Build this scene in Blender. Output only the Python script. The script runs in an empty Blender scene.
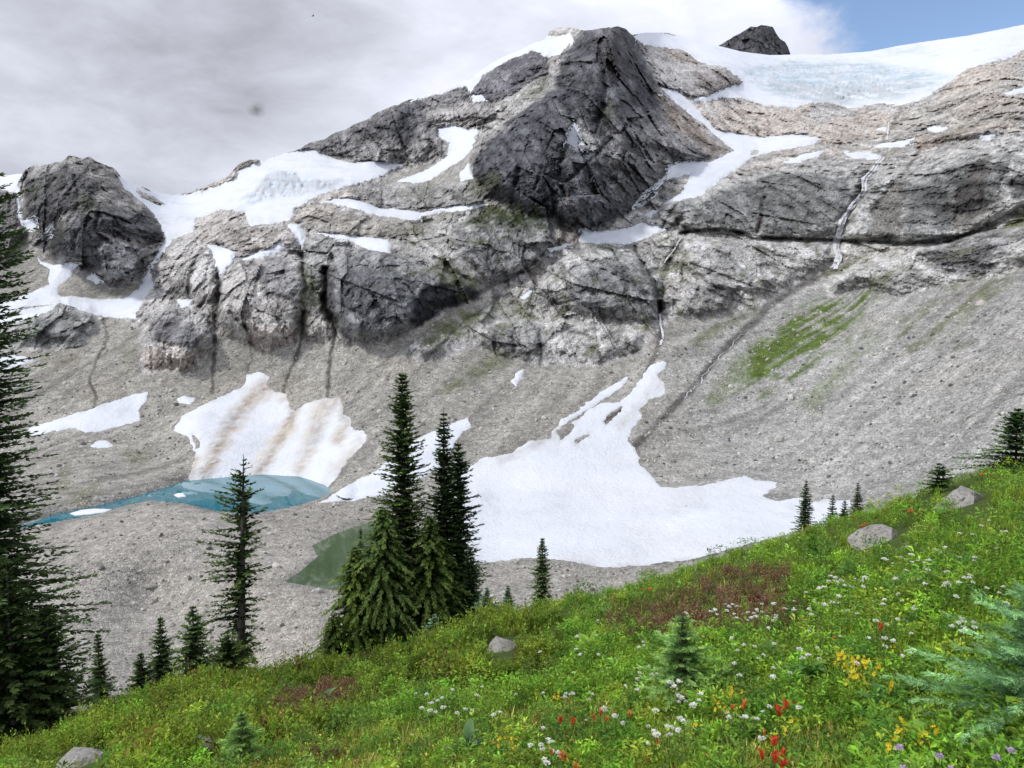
import bpy, math, random
import numpy as np
from mathutils import Vector, Matrix

R = math.radians
rng = np.random.default_rng(11)
random.seed(5)
SC = bpy.context.scene
COL = SC.collection

# ------------------------------------------------------------------ camera model
FOC = 745.0
PITCH = R(4.15)
CP, SP = math.cos(PITCH), math.sin(PITCH)


def ray(px, py):
    """direction (X/Y, Z/Y) in the world of a bearing given as a reading of the survey photograph"""
    a = (np.asarray(px, float) - 512.0) / FOC
    b = (384.0 - np.asarray(py, float)) / FOC
    d = CP + b * SP
    return a / d, (-SP + b * CP) / d


# ------------------------------------------------------------------ numpy noise
def _hash(ix, iy, iz, seed):
    h = (ix * 374761393 + iy * 668265263 + iz * 2147483647 + seed * 1274126177) & 0xFFFFFFFF
    h = ((h ^ (h >> 13)) * 1274126177) & 0xFFFFFFFF
    h = ((h ^ (h >> 16)) * 2246822519) & 0xFFFFFFFF
    return h ^ (h >> 15)


def _rnd(ix, iy, iz, seed):
    return (_hash(ix, iy, iz, seed) & 0xFFFFFF) / float(0xFFFFFF)


def vnoise(x, y, z, seed=0):
    """smooth gradient noise, about -1..1"""
    ix = np.floor(x).astype(np.int64); iy = np.floor(y).astype(np.int64); iz = np.floor(z).astype(np.int64)
    fx = x - ix; fy = y - iy; fz = z - iz
    u = fx * fx * fx * (fx * (fx * 6 - 15) + 10)
    v = fy * fy * fy * (fy * (fy * 6 - 15) + 10)
    w = fz * fz * fz * (fz * (fz * 6 - 15) + 10)
    out = 0.0
    for dx in (0, 1):
        wx = u if dx else 1 - u
        for dy in (0, 1):
            wy = v if dy else 1 - v
            for dz in (0, 1):
                wz = w if dz else 1 - w
                h = _hash(ix + dx, iy + dy, iz + dz, seed)
                gx = (h & 1023) / 511.5 - 1
                gy = ((h >> 10) & 1023) / 511.5 - 1
                gz = ((h >> 20) & 1023) / 511.5 - 1
                out = out + wx * wy * wz * (gx * (fx - dx) + gy * (fy - dy) + gz * (fz - dz))
    return out * 1.3


def fbm(p, wl, octv=4, seed=0, gain=0.5, sq=(1, 1, 1), ridged=False):
    x, y, z = p[0] / wl * sq[0], p[1] / wl * sq[1], p[2] / wl * sq[2]
    amp, tot, out = 1.0, 0.0, 0.0
    for o in range(octv):
        n = vnoise(x, y, z, seed + o * 17)
        if ridged:
            n = 1.0 - 2.0 * np.minimum(np.abs(n) * 1.6, 1.0)
        out = out + amp * n
        tot += amp
        amp *= gain
        x, y, z = x * 2.03 + 3.1, y * 2.03 + 1.7, z * 2.03 + 5.3
    return out / tot


def facets(p, wl, seed=0, sq=(1, 1, 1), tilt=0.7):
    """blocky joints: every cell of a Worley pattern is a tilted plane. Returns offset (about -1..1), joint distance, cell value"""
    x, y, z = p[0] / wl * sq[0], p[1] / wl * sq[1], p[2] / wl * sq[2]
    ix = np.floor(x).astype(np.int64); iy = np.floor(y).astype(np.int64); iz = np.floor(z).astype(np.int64)
    f1 = np.full(x.shape, 1e9); f2 = np.full(x.shape, 1e9); off = np.zeros(x.shape); val = np.zeros(x.shape)
    for dx in (-1, 0, 1):
        for dy in (-1, 0, 1):
            for dz in (-1, 0, 1):
                cx, cy, cz = ix + dx, iy + dy, iz + dz
                h = _hash(cx, cy, cz, seed)
                ox = x - (cx + (h & 1023) / 1023.0)
                oy = y - (cy + ((h >> 10) & 1023) / 1023.0)
                oz = z - (cz + ((h >> 20) & 1023) / 1023.0)
                d = ox * ox + oy * oy + oz * oz
                h2 = _hash(cx, cy, cz, seed + 91)
                gx = (h2 & 1023) / 511.5 - 1; gy = ((h2 >> 10) & 1023) / 511.5 - 1; gz = ((h2 >> 20) & 1023) / 511.5 - 1
                rv = (_hash(cx, cy, cz, seed + 37) & 4095) / 4095.0
                o = (gx * ox + gy * oy + gz * oz) * tilt + (rv - 0.5) * 0.9
                near = d < f1
                f2 = np.where(near, f1, np.minimum(f2, d))
                off = np.where(near, o, off); val = np.where(near, rv, val)
                f1 = np.where(near, d, f1)
    return off, np.sqrt(f2) - np.sqrt(f1), val


def sstep(a, b, x):
    t = np.clip((x - a) / (b - a), 0, 1)
    return t * t * (3 - 2 * t)


def sdf(poly, X, Y, margin=60.0):
    """signed distance (inside positive) to a closed outline; far outside is -margin"""
    P = np.asarray(poly, float)
    out = np.full(X.shape, -margin)
    m = (X > P[:, 0].min() - margin) & (X < P[:, 0].max() + margin) & (Y > P[:, 1].min() - margin) & (Y < P[:, 1].max() + margin)
    if not m.any():
        return out
    x, y = X[m], Y[m]
    d = np.full(x.shape, 1e12); ins = np.zeros(x.shape, bool)
    for (x0, y0), (x1, y1) in zip(P, np.roll(P, -1, 0)):
        ex, ey = x1 - x0, y1 - y0
        L = ex * ex + ey * ey + 1e-9
        t = np.clip(((x - x0) * ex + (y - y0) * ey) / L, 0, 1)
        d = np.minimum(d, (x - x0 - t * ex) ** 2 + (y - y0 - t * ey) ** 2)
        c = (y0 > y) != (y1 > y)
        if ey != 0:
            ins ^= c & (x < (ex * (y - y0) / ey + x0))
    d = np.sqrt(d)
    out[m] = np.maximum(np.where(ins, d, -d), -margin)
    return out


def linedist(pts, X, Y, margin=40.0):
    P = np.asarray(pts, float)
    out = np.full(X.shape, margin)
    m = (X > P[:, 0].min() - margin) & (X < P[:, 0].max() + margin) & (Y > P[:, 1].min() - margin) & (Y < P[:, 1].max() + margin)
    if not m.any():
        return out
    x, y = X[m], Y[m]
    d = np.full(x.shape, margin * margin)
    for (x0, y0), (x1, y1) in zip(P[:-1], P[1:]):
        ex, ey = x1 - x0, y1 - y0
        L = ex * ex + ey * ey + 1e-9
        t = np.clip(((x - x0) * ex + (y - y0) * ey) / L, 0, 1)
        d = np.minimum(d, (x - x0 - t * ex) ** 2 + (y - y0 - t * ey) ** 2)
    out[m] = np.sqrt(d)
    return out


# ------------------------------------------------------------------ mesh / object helpers
def mesh_np(name, verts, faces, smooth=False, attrs=None, fmat=None):
    """faces: (N,3) or (N,4) integer array, or a list of such arrays"""
    me = bpy.data.meshes.new(name)
    verts = np.ascontiguousarray(verts, np.float32).reshape(-1, 3)
    fl = faces if isinstance(faces, (list, tuple)) else [faces]
    fl = [np.asarray(f, np.int32) for f in fl if len(f)]
    me.vertices.add(len(verts)); me.vertices.foreach_set('co', verts.ravel())
    loops = np.concatenate([f.ravel() for f in fl]); sizes = np.concatenate([np.full(len(f), f.shape[1], np.int32) for f in fl])
    starts = np.concatenate([[0], np.cumsum(sizes)[:-1]]).astype(np.int32)
    me.loops.add(len(loops)); me.loops.foreach_set('vertex_index', loops)
    me.polygons.add(len(sizes)); me.polygons.foreach_set('loop_start', starts)
    if fmat is not None:
        me.polygons.foreach_set('material_index', np.asarray(fmat, np.int32))
    me.update(calc_edges=True)
    me.polygons.foreach_set('use_smooth', np.full(len(sizes), smooth, bool))
    for k, v in (attrs or {}).items():
        v = np.asarray(v, np.float32)
        if v.ndim == 2:
            a = me.attributes.new(k, 'FLOAT_COLOR', 'POINT')
            if v.shape[1] == 3:
                v = np.concatenate([v, np.ones((len(v), 1), np.float32)], 1)
            a.data.foreach_set('color', np.ascontiguousarray(v).ravel())
        else:
            a = me.attributes.new(k, 'FLOAT', 'POINT'); a.data.foreach_set('value', np.ascontiguousarray(v))
    return me


def tag(o, label=None, cat=None, group=None, kind=None):
    if label: o['label'] = label
    if cat: o['category'] = cat
    if group: o['group'] = group
    if kind: o['kind'] = kind
    return o


def obj(name, me, mat=None, parent=None, loc=None, rot=None, scale=None):
    o = bpy.data.objects.new(name, me)
    COL.objects.link(o)
    if mat is not None and me is not None and not me.materials:
        for m in (mat if isinstance(mat, (list, tuple)) else [mat]):
            me.materials.append(m)
    if parent: o.parent = parent
    if loc is not None: o.location = loc
    if rot is not None: o.rotation_euler = rot
    if scale is not None: o.scale = (scale,) * 3 if isinstance(scale, (int, float)) else scale
    return o


# ------------------------------------------------------------------ material helpers
class NT:
    def __init__(s, name):
        s.mat = bpy.data.materials.new(name); s.mat.use_nodes = True
        s.t = s.mat.node_tree; s.n = s.t.nodes; s.l = s.t.links
        s.b = s.n['Principled BSDF']; s.out = s.n['Material Output']

    def node(s, typ, **kw):
        n = s.n.new(typ)
        for k, v in kw.items():
            if hasattr(n, k): setattr(n, k, v)
            else: n.inputs[k].default_value = v
        return n

    def put(s, sock, val):
        if hasattr(val, 'is_linked') or isinstance(val, bpy.types.NodeSocket): s.l.new(val, sock)
        else: sock.default_value = val

    def coord(s, scale=(1, 1, 1), rot=(0, 0, 0)):
        c = s.n.new('ShaderNodeTexCoord'); m = s.n.new('ShaderNodeMapping')
        m.inputs['Scale'].default_value = scale; m.inputs['Rotation'].default_value = rot
        s.l.new(c.outputs['Object'], m.inputs['Vector'])
        return m.outputs[0]

    def noise(s, scale, vec=None, detail=4, rough=0.55, dist=0.0):
        n = s.n.new('ShaderNodeTexNoise')
        n.inputs['Scale'].default_value = scale; n.inputs['Detail'].default_value = detail
        n.inputs['Roughness'].default_value = rough; n.inputs['Distortion'].default_value = dist
        s.l.new(vec if vec is not None else s.coord(), n.inputs['Vector'])
        return n.outputs['Fac']

    def voro(s, scale, vec=None, feature='F1', out='Color'):
        n = s.n.new('ShaderNodeTexVoronoi'); n.feature = feature
        n.inputs['Scale'].default_value = scale
        s.l.new(vec if vec is not None else s.coord(), n.inputs['Vector'])
        return n.outputs[out]

    def ramp(s, fac, a, b, lo=0.0, hi=1.0):
        n = s.n.new('ShaderNodeMapRange'); n.clamp = True
        n.inputs['From Min'].default_value = a; n.inputs['From Max'].default_value = b
        n.inputs['To Min'].default_value = lo; n.inputs['To Max'].default_value = hi
        s.l.new(fac, n.inputs['Value'])
        return n.outputs[0]

    def math(s, op, a, b=0.0):
        n = s.n.new('ShaderNodeMath'); n.operation = op
        s.put(n.inputs[0], a); s.put(n.inputs[1], b)
        return n.outputs[0]

    def mix(s, fac, a, b, blend='MIX'):
        n = s.n.new('ShaderNodeMix'); n.data_type = 'RGBA'; n.blend_type = blend
        s.put(n.inputs[0], fac)
        for i, v in ((6, a), (7, b)):
            if isinstance(v, (tuple, list)):
                n.inputs[i].default_value = tuple(v) + ((1.0,) if len(v) == 3 else ())
            else: s.put(n.inputs[i], v)
        return n.outputs[2]

    def scale(s, col, fac):
        """multiply a colour by a value"""
        n = s.n.new('ShaderNodeVectorMath'); n.operation = 'SCALE'
        s.l.new(col, n.inputs[0]); s.put(n.inputs['Scale'], fac)
        return n.outputs[0]

    def attr(s, name, out='Color'):
        n = s.n.new('ShaderNodeAttribute'); n.attribute_name = name
        return n.outputs[out]

    def bump(s, h, dist=1.0, strength=1.0):
        n = s.n.new('ShaderNodeBump'); n.inputs['Distance'].default_value = dist; n.inputs['Strength'].default_value = strength
        s.l.new(h, n.inputs['Height']); s.l.new(n.outputs[0], s.b.inputs['Normal'])

    def done(s, col=None, rough=0.9, spec=0.2):
        if col is not None: s.put(s.b.inputs['Base Color'], col)
        s.put(s.b.inputs['Roughness'], rough); s.b.inputs['Specular IOR Level'].default_value = spec
        return s.mat

# ================================================================== THE VALLEY AND THE MOUNTAIN
# Survey readings: bearing (as a photo reading) and horizontal distance in metres. The terrain is a sheet fitted through them.
SKY = [(-140, 186), (-60, 180), (0, 176), (22, 174), (26, 169), (34, 165), (40, 167), (52, 163), (62, 160), (68, 156), (74, 155), (82, 160), (90, 157), (97, 161),
       (106, 166), (115, 170), (125, 180), (140, 187), (160, 193), (172, 196), (178, 194), (195, 190), (208, 185), (218, 180), (228, 175),
       (236, 167), (243, 162), (250, 160), (258, 160), (263, 163), (272, 158), (283, 155), (290, 152), (310, 144), (330, 136), (350, 127), (372, 116), (390, 107),
       (405, 101), (420, 97), (445, 90), (462, 84), (470, 78), (490, 65), (510, 55), (525, 48), (538, 43), (545, 40), (549, 32), (556, 28), (565, 27), (575, 29),
       (585, 31), (592, 30), (600, 28), (607, 27), (618, 26), (626, 28), (632, 34), (645, 33), (668, 33), (690, 39), (700, 43), (718, 46), (740, 52),
       (770, 56), (790, 55), (830, 55), (870, 52), (900, 46), (940, 40), (970, 36), (1000, 30), (1024, 25), (1160, 2)]
DEPTH = [  # basin
    (-140, 765, 112), (100, 765, 118), (350, 765, 120), (600, 765, 124), (850, 765, 130), (1160, 765, 120),
    (-140, 690, 150), (100, 690, 147), (250, 650, 168), (400, 690, 150), (150, 600, 207), (0, 600, 205), (-140, 600, 200), (400, 600, 200), (600, 585, 212), (600, 640, 174),
    (560, 562, 230), (480, 540, 256),
    (760, 560, 235), (850, 600, 190), (1000, 600, 170), (1160, 560, 180),
    # scree
    (0, 470, 372), (100, 450, 390), (-140, 470, 360), (100, 400, 440), (0, 400, 445), (-140, 400, 440), (100, 345, 505), (0, 350, 500), (-140, 350, 500),
    (200, 430, 400), (290, 430, 405), (200, 375, 478), (265, 355, 492), (320, 345, 492), (380, 430, 378), (380, 380, 445), (450, 400, 420), (440, 340, 485), (430, 460, 345),
    (560, 365, 478), (560, 430, 380), (500, 500, 308), (600, 500, 312), (640, 440, 385), (660, 365, 458), (700, 335, 492), (700, 400, 436), (700, 470, 350), (720, 530, 268),
    (760, 400, 430), (760, 470, 352), (830, 490, 318), (850, 420, 366), (850, 350, 446), (850, 302, 512), (1000, 450, 280), (1000, 400, 314), (1000, 350, 356), (1000, 290, 420),
    (1160, 400, 250), (1160, 300, 350), (920, 470, 300), (930, 520, 240), (740, 330, 500),
    # left peak and benches
    (100, 305, 572), (0, 310, 560), (-140, 310, 560), (150, 272, 615), (20, 265, 620), (75, 158, 745), (30, 172, 735), (140, 190, 780), (100, 220, 650), (-140, 190, 740), (0, 195, 720),
    (185, 196, 870), (210, 225, 700), (260, 160, 900), (260, 185, 820), (250, 212, 715), (230, 300, 528), (230, 255, 592), (185, 270, 585), (170, 340, 498), (180, 300, 560),
    (305, 285, 535), (390, 300, 515), (390, 256, 568), (440, 240, 610), (340, 225, 668), (350, 200, 735), (420, 215, 700), (320, 215, 690),
    # ridge and peak
    (400, 105, 1000), (330, 138, 960), (400, 165, 900), (330, 160, 905), (440, 150, 860), (400, 192, 775), (460, 180, 760), (470, 85, 1030), (540, 45, 1080), (560, 30, 1180),
    (612, 28, 905), (605, 110, 800), (600, 215, 660), (500, 190, 690), (520, 110, 830), (690, 155, 790), (650, 60, 1020), (510, 260, 590),
    # glacier
    (700, 44, 1350), (660, 40, 1300), (770, 57, 1400), (850, 58, 1420), (1024, 28, 1400), (1160, 5, 1400), (850, 80, 1200), (850, 103, 1080), (760, 85, 1180), (940, 70, 1150), (720, 75, 1120),
    (780, 120, 960), (720, 118, 960), (700, 145, 850), (760, 150, 850), (870, 130, 890), (950, 110, 820), (1000, 80, 830), (1160, 70, 800),
    # slabs
    (700, 192, 700), (690, 232, 620), (800, 165, 735), (800, 238, 612), (870, 172, 690), (860, 238, 598), (960, 150, 640), (960, 235, 540), (1060, 135, 590), (1060, 205, 500),
    (850, 272, 545), (700, 275, 562), (620, 243, 618), (600, 300, 538), (560, 320, 528), (700, 310, 520), (930, 265, 500), (1060, 250, 430), (500, 300, 558), (600, 340, 498),
    (660, 210, 690), (640, 225, 660)]

# rock masses: outline, how far it stands out (m), rounding of its edge (px), colour, strength of the colour
LG, MG, DG = (.34, .32, .295), (.235, .228, .215), (.125, .126, .13)
DK, PU, TN, BR, PK, GG = (.075, .077, .083), (.088, .09, .1), (.37, .295, .215), (.17, .135, .1), (.35, .27, .215), (.225, .23, .2)
VD = (.035, .035, .037)
ROCKS = [
    ([(-140, 190), (18, 190), (22, 215), (25, 235), (15, 262), (0, 265), (-140, 280)], 12, 14, (.16, .15, .14), .9),
    ([(26, 170), (40, 160), (62, 150), (72, 148), (82, 150), (96, 155), (115, 168), (125, 182), (128, 192), (150, 206), (165, 222), (163, 240), (152, 248), (155, 255), (148, 268), (140, 280), (110, 287), (85, 270), (62, 262), (42, 250), (45, 235), (28, 218), (23, 195)], 34, 26, (.175, .165, .15), .95),
    ([(25, 180), (60, 164), (85, 168), (100, 182), (95, 200), (72, 208), (60, 215), (45, 222), (28, 218)], 10, 10, (.09, .09, .09), .85),
    ([(65, 222), (95, 205), (128, 205), (150, 215), (163, 225), (158, 242), (135, 238), (105, 235), (95, 255), (75, 262), (48, 250), (50, 235)], 12, 12, DK, .85),
    ([(85, 262), (100, 245), (118, 236), (140, 245), (155, 258), (148, 270), (118, 278), (95, 274)], 12, 9, (.12, .122, .128), .9),
    ([(20, 325), (50, 310), (68, 302), (85, 308), (105, 325), (100, 340), (75, 350), (45, 345), (15, 350)], 13, 12, (.2, .205, .185), .9),
    ([(30, 325), (60, 318), (80, 325), (75, 340), (50, 340)], 3, 6, DG, .6),
    ([(170, 235), (190, 228), (215, 245), (220, 265), (215, 300), (200, 310), (180, 292), (155, 292), (150, 270), (165, 255)], 16, 14, (.3, .28, .25), .9),
    ([(140, 312), (165, 300), (195, 303), (207, 320), (210, 350), (195, 373), (145, 373), (138, 345)], 14, 10, LG, .9),
    ([(150, 322), (170, 315), (192, 318), (203, 333), (200, 350), (180, 347), (165, 346), (152, 340)], 4, 5, (.12, .12, .125), .9),
    ([(140, 350), (165, 348), (200, 352), (195, 372), (145, 372)], 1, 4, PK, .8),
    ([(220, 282), (240, 258), (275, 250), (300, 262), (310, 290), (302, 320), (296, 345), (265, 351), (230, 332), (213, 318)], 20, 16, (.32, .295, .262), .9),
    ([(255, 262), (285, 253), (305, 283), (300, 302), (270, 297), (258, 280)], 5, 8, (.16, .16, .165), .75),
    ([(245, 325), (295, 325), (296, 347), (265, 352), (240, 345)], 1, 5, PK, .6),
    ([(195, 225), (215, 210), (245, 207), (242, 222), (262, 222), (300, 225), (300, 245), (270, 250), (240, 258), (215, 245), (195, 240)], 12, 8, (.33, .29, .245), .9),
    ([(225, 235), (250, 225), (270, 222), (255, 235), (235, 246)], 3, 4, (.2, .17, .15), .7),
    ([(178, 199), (215, 178), (240, 155), (262, 157), (259, 175), (225, 186), (190, 198)], 14, 7, (.33, .28, .225), .9),
    ([(236, 165), (250, 158), (262, 161), (258, 170), (240, 174)], 3, 4, (.2, .19, .165), .8),
    ([(183, 212), (210, 202), (215, 207), (188, 217)], 6, 4, TN, .9),
    ([(295, 216), (315, 203), (345, 208), (370, 212), (420, 220), (428, 237), (390, 240), (350, 238), (315, 235), (298, 228)], 12, 8, (.24, .215, .18), .9),
    ([(295, 216), (315, 203), (340, 209), (330, 218), (300, 224)], 3, 4, TN, .5),
    ([(320, 198), (350, 190), (378, 182), (420, 185), (480, 180), (482, 205), (430, 210), (395, 210), (370, 205), (345, 200)], 14, 8, (.19, .185, .175), .9),
    ([(320, 198), (345, 190), (358, 190), (350, 200)], 2, 4, TN, .8),
    ([(285, 150), (310, 138), (350, 120), (390, 98), (420, 88), (445, 82), (464, 80), (470, 100), (492, 104), (500, 112), (480, 125), (460, 128), (440, 130), (447, 152), (425, 160), (385, 169), (365, 165), (340, 156), (315, 159)], 36, 20, (.165, .16, .155), .95),
    ([(300, 145), (350, 126), (400, 104), (420, 105), (415, 130), (385, 140), (350, 140), (320, 150)], 4, 8, (.1, .1, .1), .6),
    ([(400, 100), (425, 95), (420, 130), (400, 148), (392, 130)], 3, 5, (.085, .088, .1), .6),
    ([(428, 112), (465, 105), (496, 106), (505, 114), (485, 130), (455, 128), (440, 130)], 2, 6, (.29, .265, .235), .8),
    ([(355, 158), (390, 150), (440, 150), (430, 165), (385, 172)], 2, 5, (.27, .255, .23), .6),
    ([(466, 92), (480, 74), (505, 58), (530, 46), (552, 48), (548, 72), (512, 96), (490, 103), (470, 99)], 26, 12, (.11, .105, .12), .95),
    ([(545, 44), (549, 30), (556, 22), (572, 24), (570, 34), (556, 42)], 4, 4, (.3, .28, .25), .8),
    ([(605, 20), (622, 20), (634, 36), (646, 60), (655, 80), (665, 105), (680, 120), (715, 145), (722, 157), (690, 166), (670, 175), (660, 190), (640, 205), (612, 226), (585, 236), (560, 225), (530, 215), (510, 205), (490, 200), (475, 185), (472, 160), (480, 145), (500, 130), (530, 105), (555, 80), (560, 55), (578, 34), (592, 24)], 75, 62, PU, 1.),
    ([(480, 150), (520, 115), (552, 85), (572, 108), (560, 160), (540, 210), (500, 196), (476, 182)], 16, 16, (.085, .087, .098), .6),
    ([(582, 42), (596, 28), (606, 30), (606, 88), (592, 120), (572, 95), (564, 62)], 14, 12, (.088, .086, .094), .6),
    ([(560, 160), (600, 150), (640, 105), (655, 112), (620, 165), (590, 200), (575, 225), (555, 215)], 12, 10, (.1, .102, .11), .6),
    ([(610, 90), (640, 75), (655, 92), (650, 120), (615, 140), (602, 120)], 10, 10, (.1, .1, .104), .6),
    ([(610, 130), (650, 108), (690, 125), (718, 150), (700, 166), (660, 188), (630, 205), (600, 190), (610, 160)], 8, 18, (.165, .16, .155), .85),
    ([(655, 88), (668, 102), (690, 118), (730, 150), (718, 157), (690, 140), (668, 125)], 5, 6, (.2, .155, .12), .85),
    ([(560, 112), (585, 115), (605, 135), (600, 150), (575, 150)], -4, 9, (.2, .195, .185), .7),
    ([(550, 195), (590, 165), (620, 175), (610, 215), (580, 230)], 4, 12, (.14, .145, .155), .7),
    ([(600, 30), (622, 28), (640, 60), (640, 85), (610, 78), (598, 55)], 10, 16, (.12, .11, .108), .6),
    ([(645, 45), (680, 50), (705, 60), (722, 66), (747, 80), (738, 90), (712, 101), (690, 98), (660, 86), (650, 65)], 24, 10, (.3, .275, .25), .9),
    ([(655, 48), (685, 50), (706, 61), (702, 66), (680, 64), (662, 58)], 4, 4, BR, .8),
    ([(694, 70), (720, 68), (744, 80), (735, 90), (710, 98), (698, 86)], 6, 5, (.15, .128, .12), .8),
    ([(695, 108), (715, 100), (735, 104), (760, 102), (790, 105), (828, 99), (805, 114), (826, 124), (800, 136), (760, 139), (720, 136), (700, 126)], 18, 9, (.36, .29, .225), .95),
    ([(730, 95), (750, 92), (758, 98), (740, 101)], 5, 4, (.33, .28, .225), .9),
    ([(798, 138), (830, 120), (870, 108), (905, 114), (895, 135), (862, 141), (830, 147)], 12, 9, (.34, .265, .2), .9),
    ([(735, 170), (770, 160), (830, 145), (880, 148), (870, 160), (800, 162), (750, 175)], 2, 8, (.31, .265, .215), .7),
    ([(690, 178), (712, 165), (720, 172), (700, 190), (672, 200)], 6, 5, (.28, .245, .2), .8),
    ([(895, 115), (945, 92), (965, 72), (990, 62), (1160, 48), (1160, 125), (1024, 130), (960, 140), (905, 148), (880, 150), (890, 135)], 16, 12, (.255, .235, .195), .9),
    ([(955, 72), (975, 65), (1010, 64), (1015, 78), (985, 85), (955, 95), (940, 98)], 8, 8, (.37, .285, .21), .85),
    ([(1012, 50), (1030, 45), (1160, 38), (1160, 62), (1014, 63)], 16, 6, (.33, .27, .21), .95),
    ([(975, 95), (1160, 80), (1160, 110), (1000, 112), (965, 120), (955, 110)], 6, 7, (.24, .19, .15), .7),
    ([(900, 140), (960, 128), (1020, 118), (1010, 128), (950, 140), (920, 152)], 3, 5, (.26, .165, .11), .5),
    ([(676, 203), (720, 182), (760, 172), (810, 160), (860, 160), (872, 170), (856, 202), (834, 236), (800, 240), (740, 236), (690, 231), (675, 216)], 18, 9, (.25, .245, .225), .95),
    ([(690, 205), (720, 192), (760, 178), (800, 172), (850, 178), (845, 200), (828, 232), (790, 236), (760, 228), (745, 233), (720, 225), (690, 225)], 3, 8, (.105, .108, .104), .85),
    ([(868, 178), (900, 162), (960, 150), (1024, 135), (1160, 118), (1160, 205), (1024, 205), (985, 226), (950, 240), (900, 241), (866, 240), (842, 240), (852, 210)], 24, 9, (.25, .248, .225), .95),
    ([(905, 182), (960, 165), (1010, 155), (1000, 200), (960, 215), (940, 238), (905, 236)], 4, 10, (.105, .107, .104), .85),
    ([(868, 208), (895, 186), (908, 172), (905, 200), (902, 238), (865, 239)], -3, 5, (.07, .06, .05), .62),
    ([(952, 196), (975, 160), (990, 150), (985, 190), (990, 213), (955, 236)], -3, 5, (.08, .066, .055), .6),
    ([(1008, 182), (1026, 176), (1160, 165), (1160, 200), (1010, 200)], -5, 5, VD, .8),
    ([(985, 225), (1010, 205), (1026, 200), (1026, 218), (1000, 228)], 6, 4, (.33, .31, .28), .9),
    ([(680, 236), (740, 239), (832, 244), (832, 262), (800, 286), (750, 292), (710, 286), (682, 262)], 12, 8, (.3, .288, .262), .9),
    ([(690, 250), (720, 240), (760, 245), (770, 262), (740, 280), (705, 268)], 3, 7, (.2, .2, .19), .6),
    ([(530, 292), (560, 258), (590, 246), (625, 243), (645, 250), (662, 288), (658, 322), (610, 317), (565, 308)], 22, 14, (.27, .265, .245), .95),
    ([(565, 285), (600, 262), (640, 262), (658, 290), (652, 318), (600, 312), (570, 305)], 3, 9, (.13, .132, .132), .8),
    ([(640, 224), (665, 205), (686, 199), (682, 215), (672, 229), (650, 231)], 12, 6, (.16, .16, .155), .9),
    ([(480, 332), (500, 318), (560, 318), (600, 326), (642, 332), (645, 350), (600, 367), (550, 364), (500, 357), (478, 346)], 12, 6, (.29, .28, .258), .9),
    ([(490, 330), (515, 322), (545, 325), (548, 350), (520, 355), (492, 348)], 3, 5, (.16, .16, .16), .6),
    ([(410, 352), (425, 338), (455, 335), (462, 345), (445, 358), (418, 362)], 5, 5, (.24, .232, .225), .8),
    ([(455, 228), (500, 216), (560, 220), (566, 238), (555, 256), (520, 276), (492, 286), (465, 262), (448, 242)], 16, 10, (.175, .175, .172), .9),
    ([(555, 222), (580, 235), (578, 245), (560, 250)], 5, 4, (.2, .16, .125), .7),
    ([(385, 248), (420, 236), (455, 232), (465, 260), (490, 288), (450, 272), (420, 262)], 5, 8, (.27, .26, .23), .9),
    ([(328, 264), (345, 250), (380, 248), (420, 262), (450, 270), (482, 290), (470, 300), (440, 312), (420, 332), (390, 341), (350, 343), (335, 322), (325, 292)], 26, 12, (.15, .152, .155), .95),
    ([(345, 270), (390, 265), (420, 285), (410, 315), (370, 325), (345, 305)], 3, 8, (.1, .104, .112), .7),
    ([(432, 284), (455, 280), (478, 290), (474, 300), (440, 312), (420, 332), (408, 322), (415, 300)], -5, 5, VD, .9),  # deep shade of the overhang, painted into the rock colour
    ([(322, 262), (333, 262), (328, 290), (336, 320), (326, 330), (318, 300)], -10, 4, (.05, .048, .04), .85),
    ([(302, 240), (330, 236), (345, 250), (326, 265), (322, 295), (310, 290)], 8, 7, (.2, .205, .185), .9),
    ([(302, 300), (322, 305), (328, 335), (320, 342), (302, 342)], 6, 6, (.31, .275, .24), .8),
    ([(670, 316), (690, 282), (715, 272), (735, 285), (728, 308), (700, 322)], 12, 6, (.24, .23, .215), .9),
    ([(695, 288), (715, 276), (730, 288), (722, 305), (700, 300)], 3, 5, (.12, .12, .118), .7),
    ([(735, 290), (770, 288), (815, 272), (825, 285), (800, 292), (770, 302), (745, 310)], 5, 5, (.32, .3, .272), .8),
    ([(820, 288), (860, 264), (900, 252), (950, 241), (1000, 227), (1160, 212), (1160, 272), (1024, 266), (1000, 277), (960, 282), (900, 297), (860, 292), (830, 302)], 14, 8, (.32, .305, .28), .9),
    ([(925, 252), (950, 240), (985, 228), (1024, 226), (1026, 240), (1000, 252), (988, 278), (950, 272), (938, 266)], 5, 7, (.125, .122, .125), .8),
    ([(840, 300), (862, 290), (880, 295), (850, 310)], -2, 4, (.1, .1, .1), .6),
]
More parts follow.
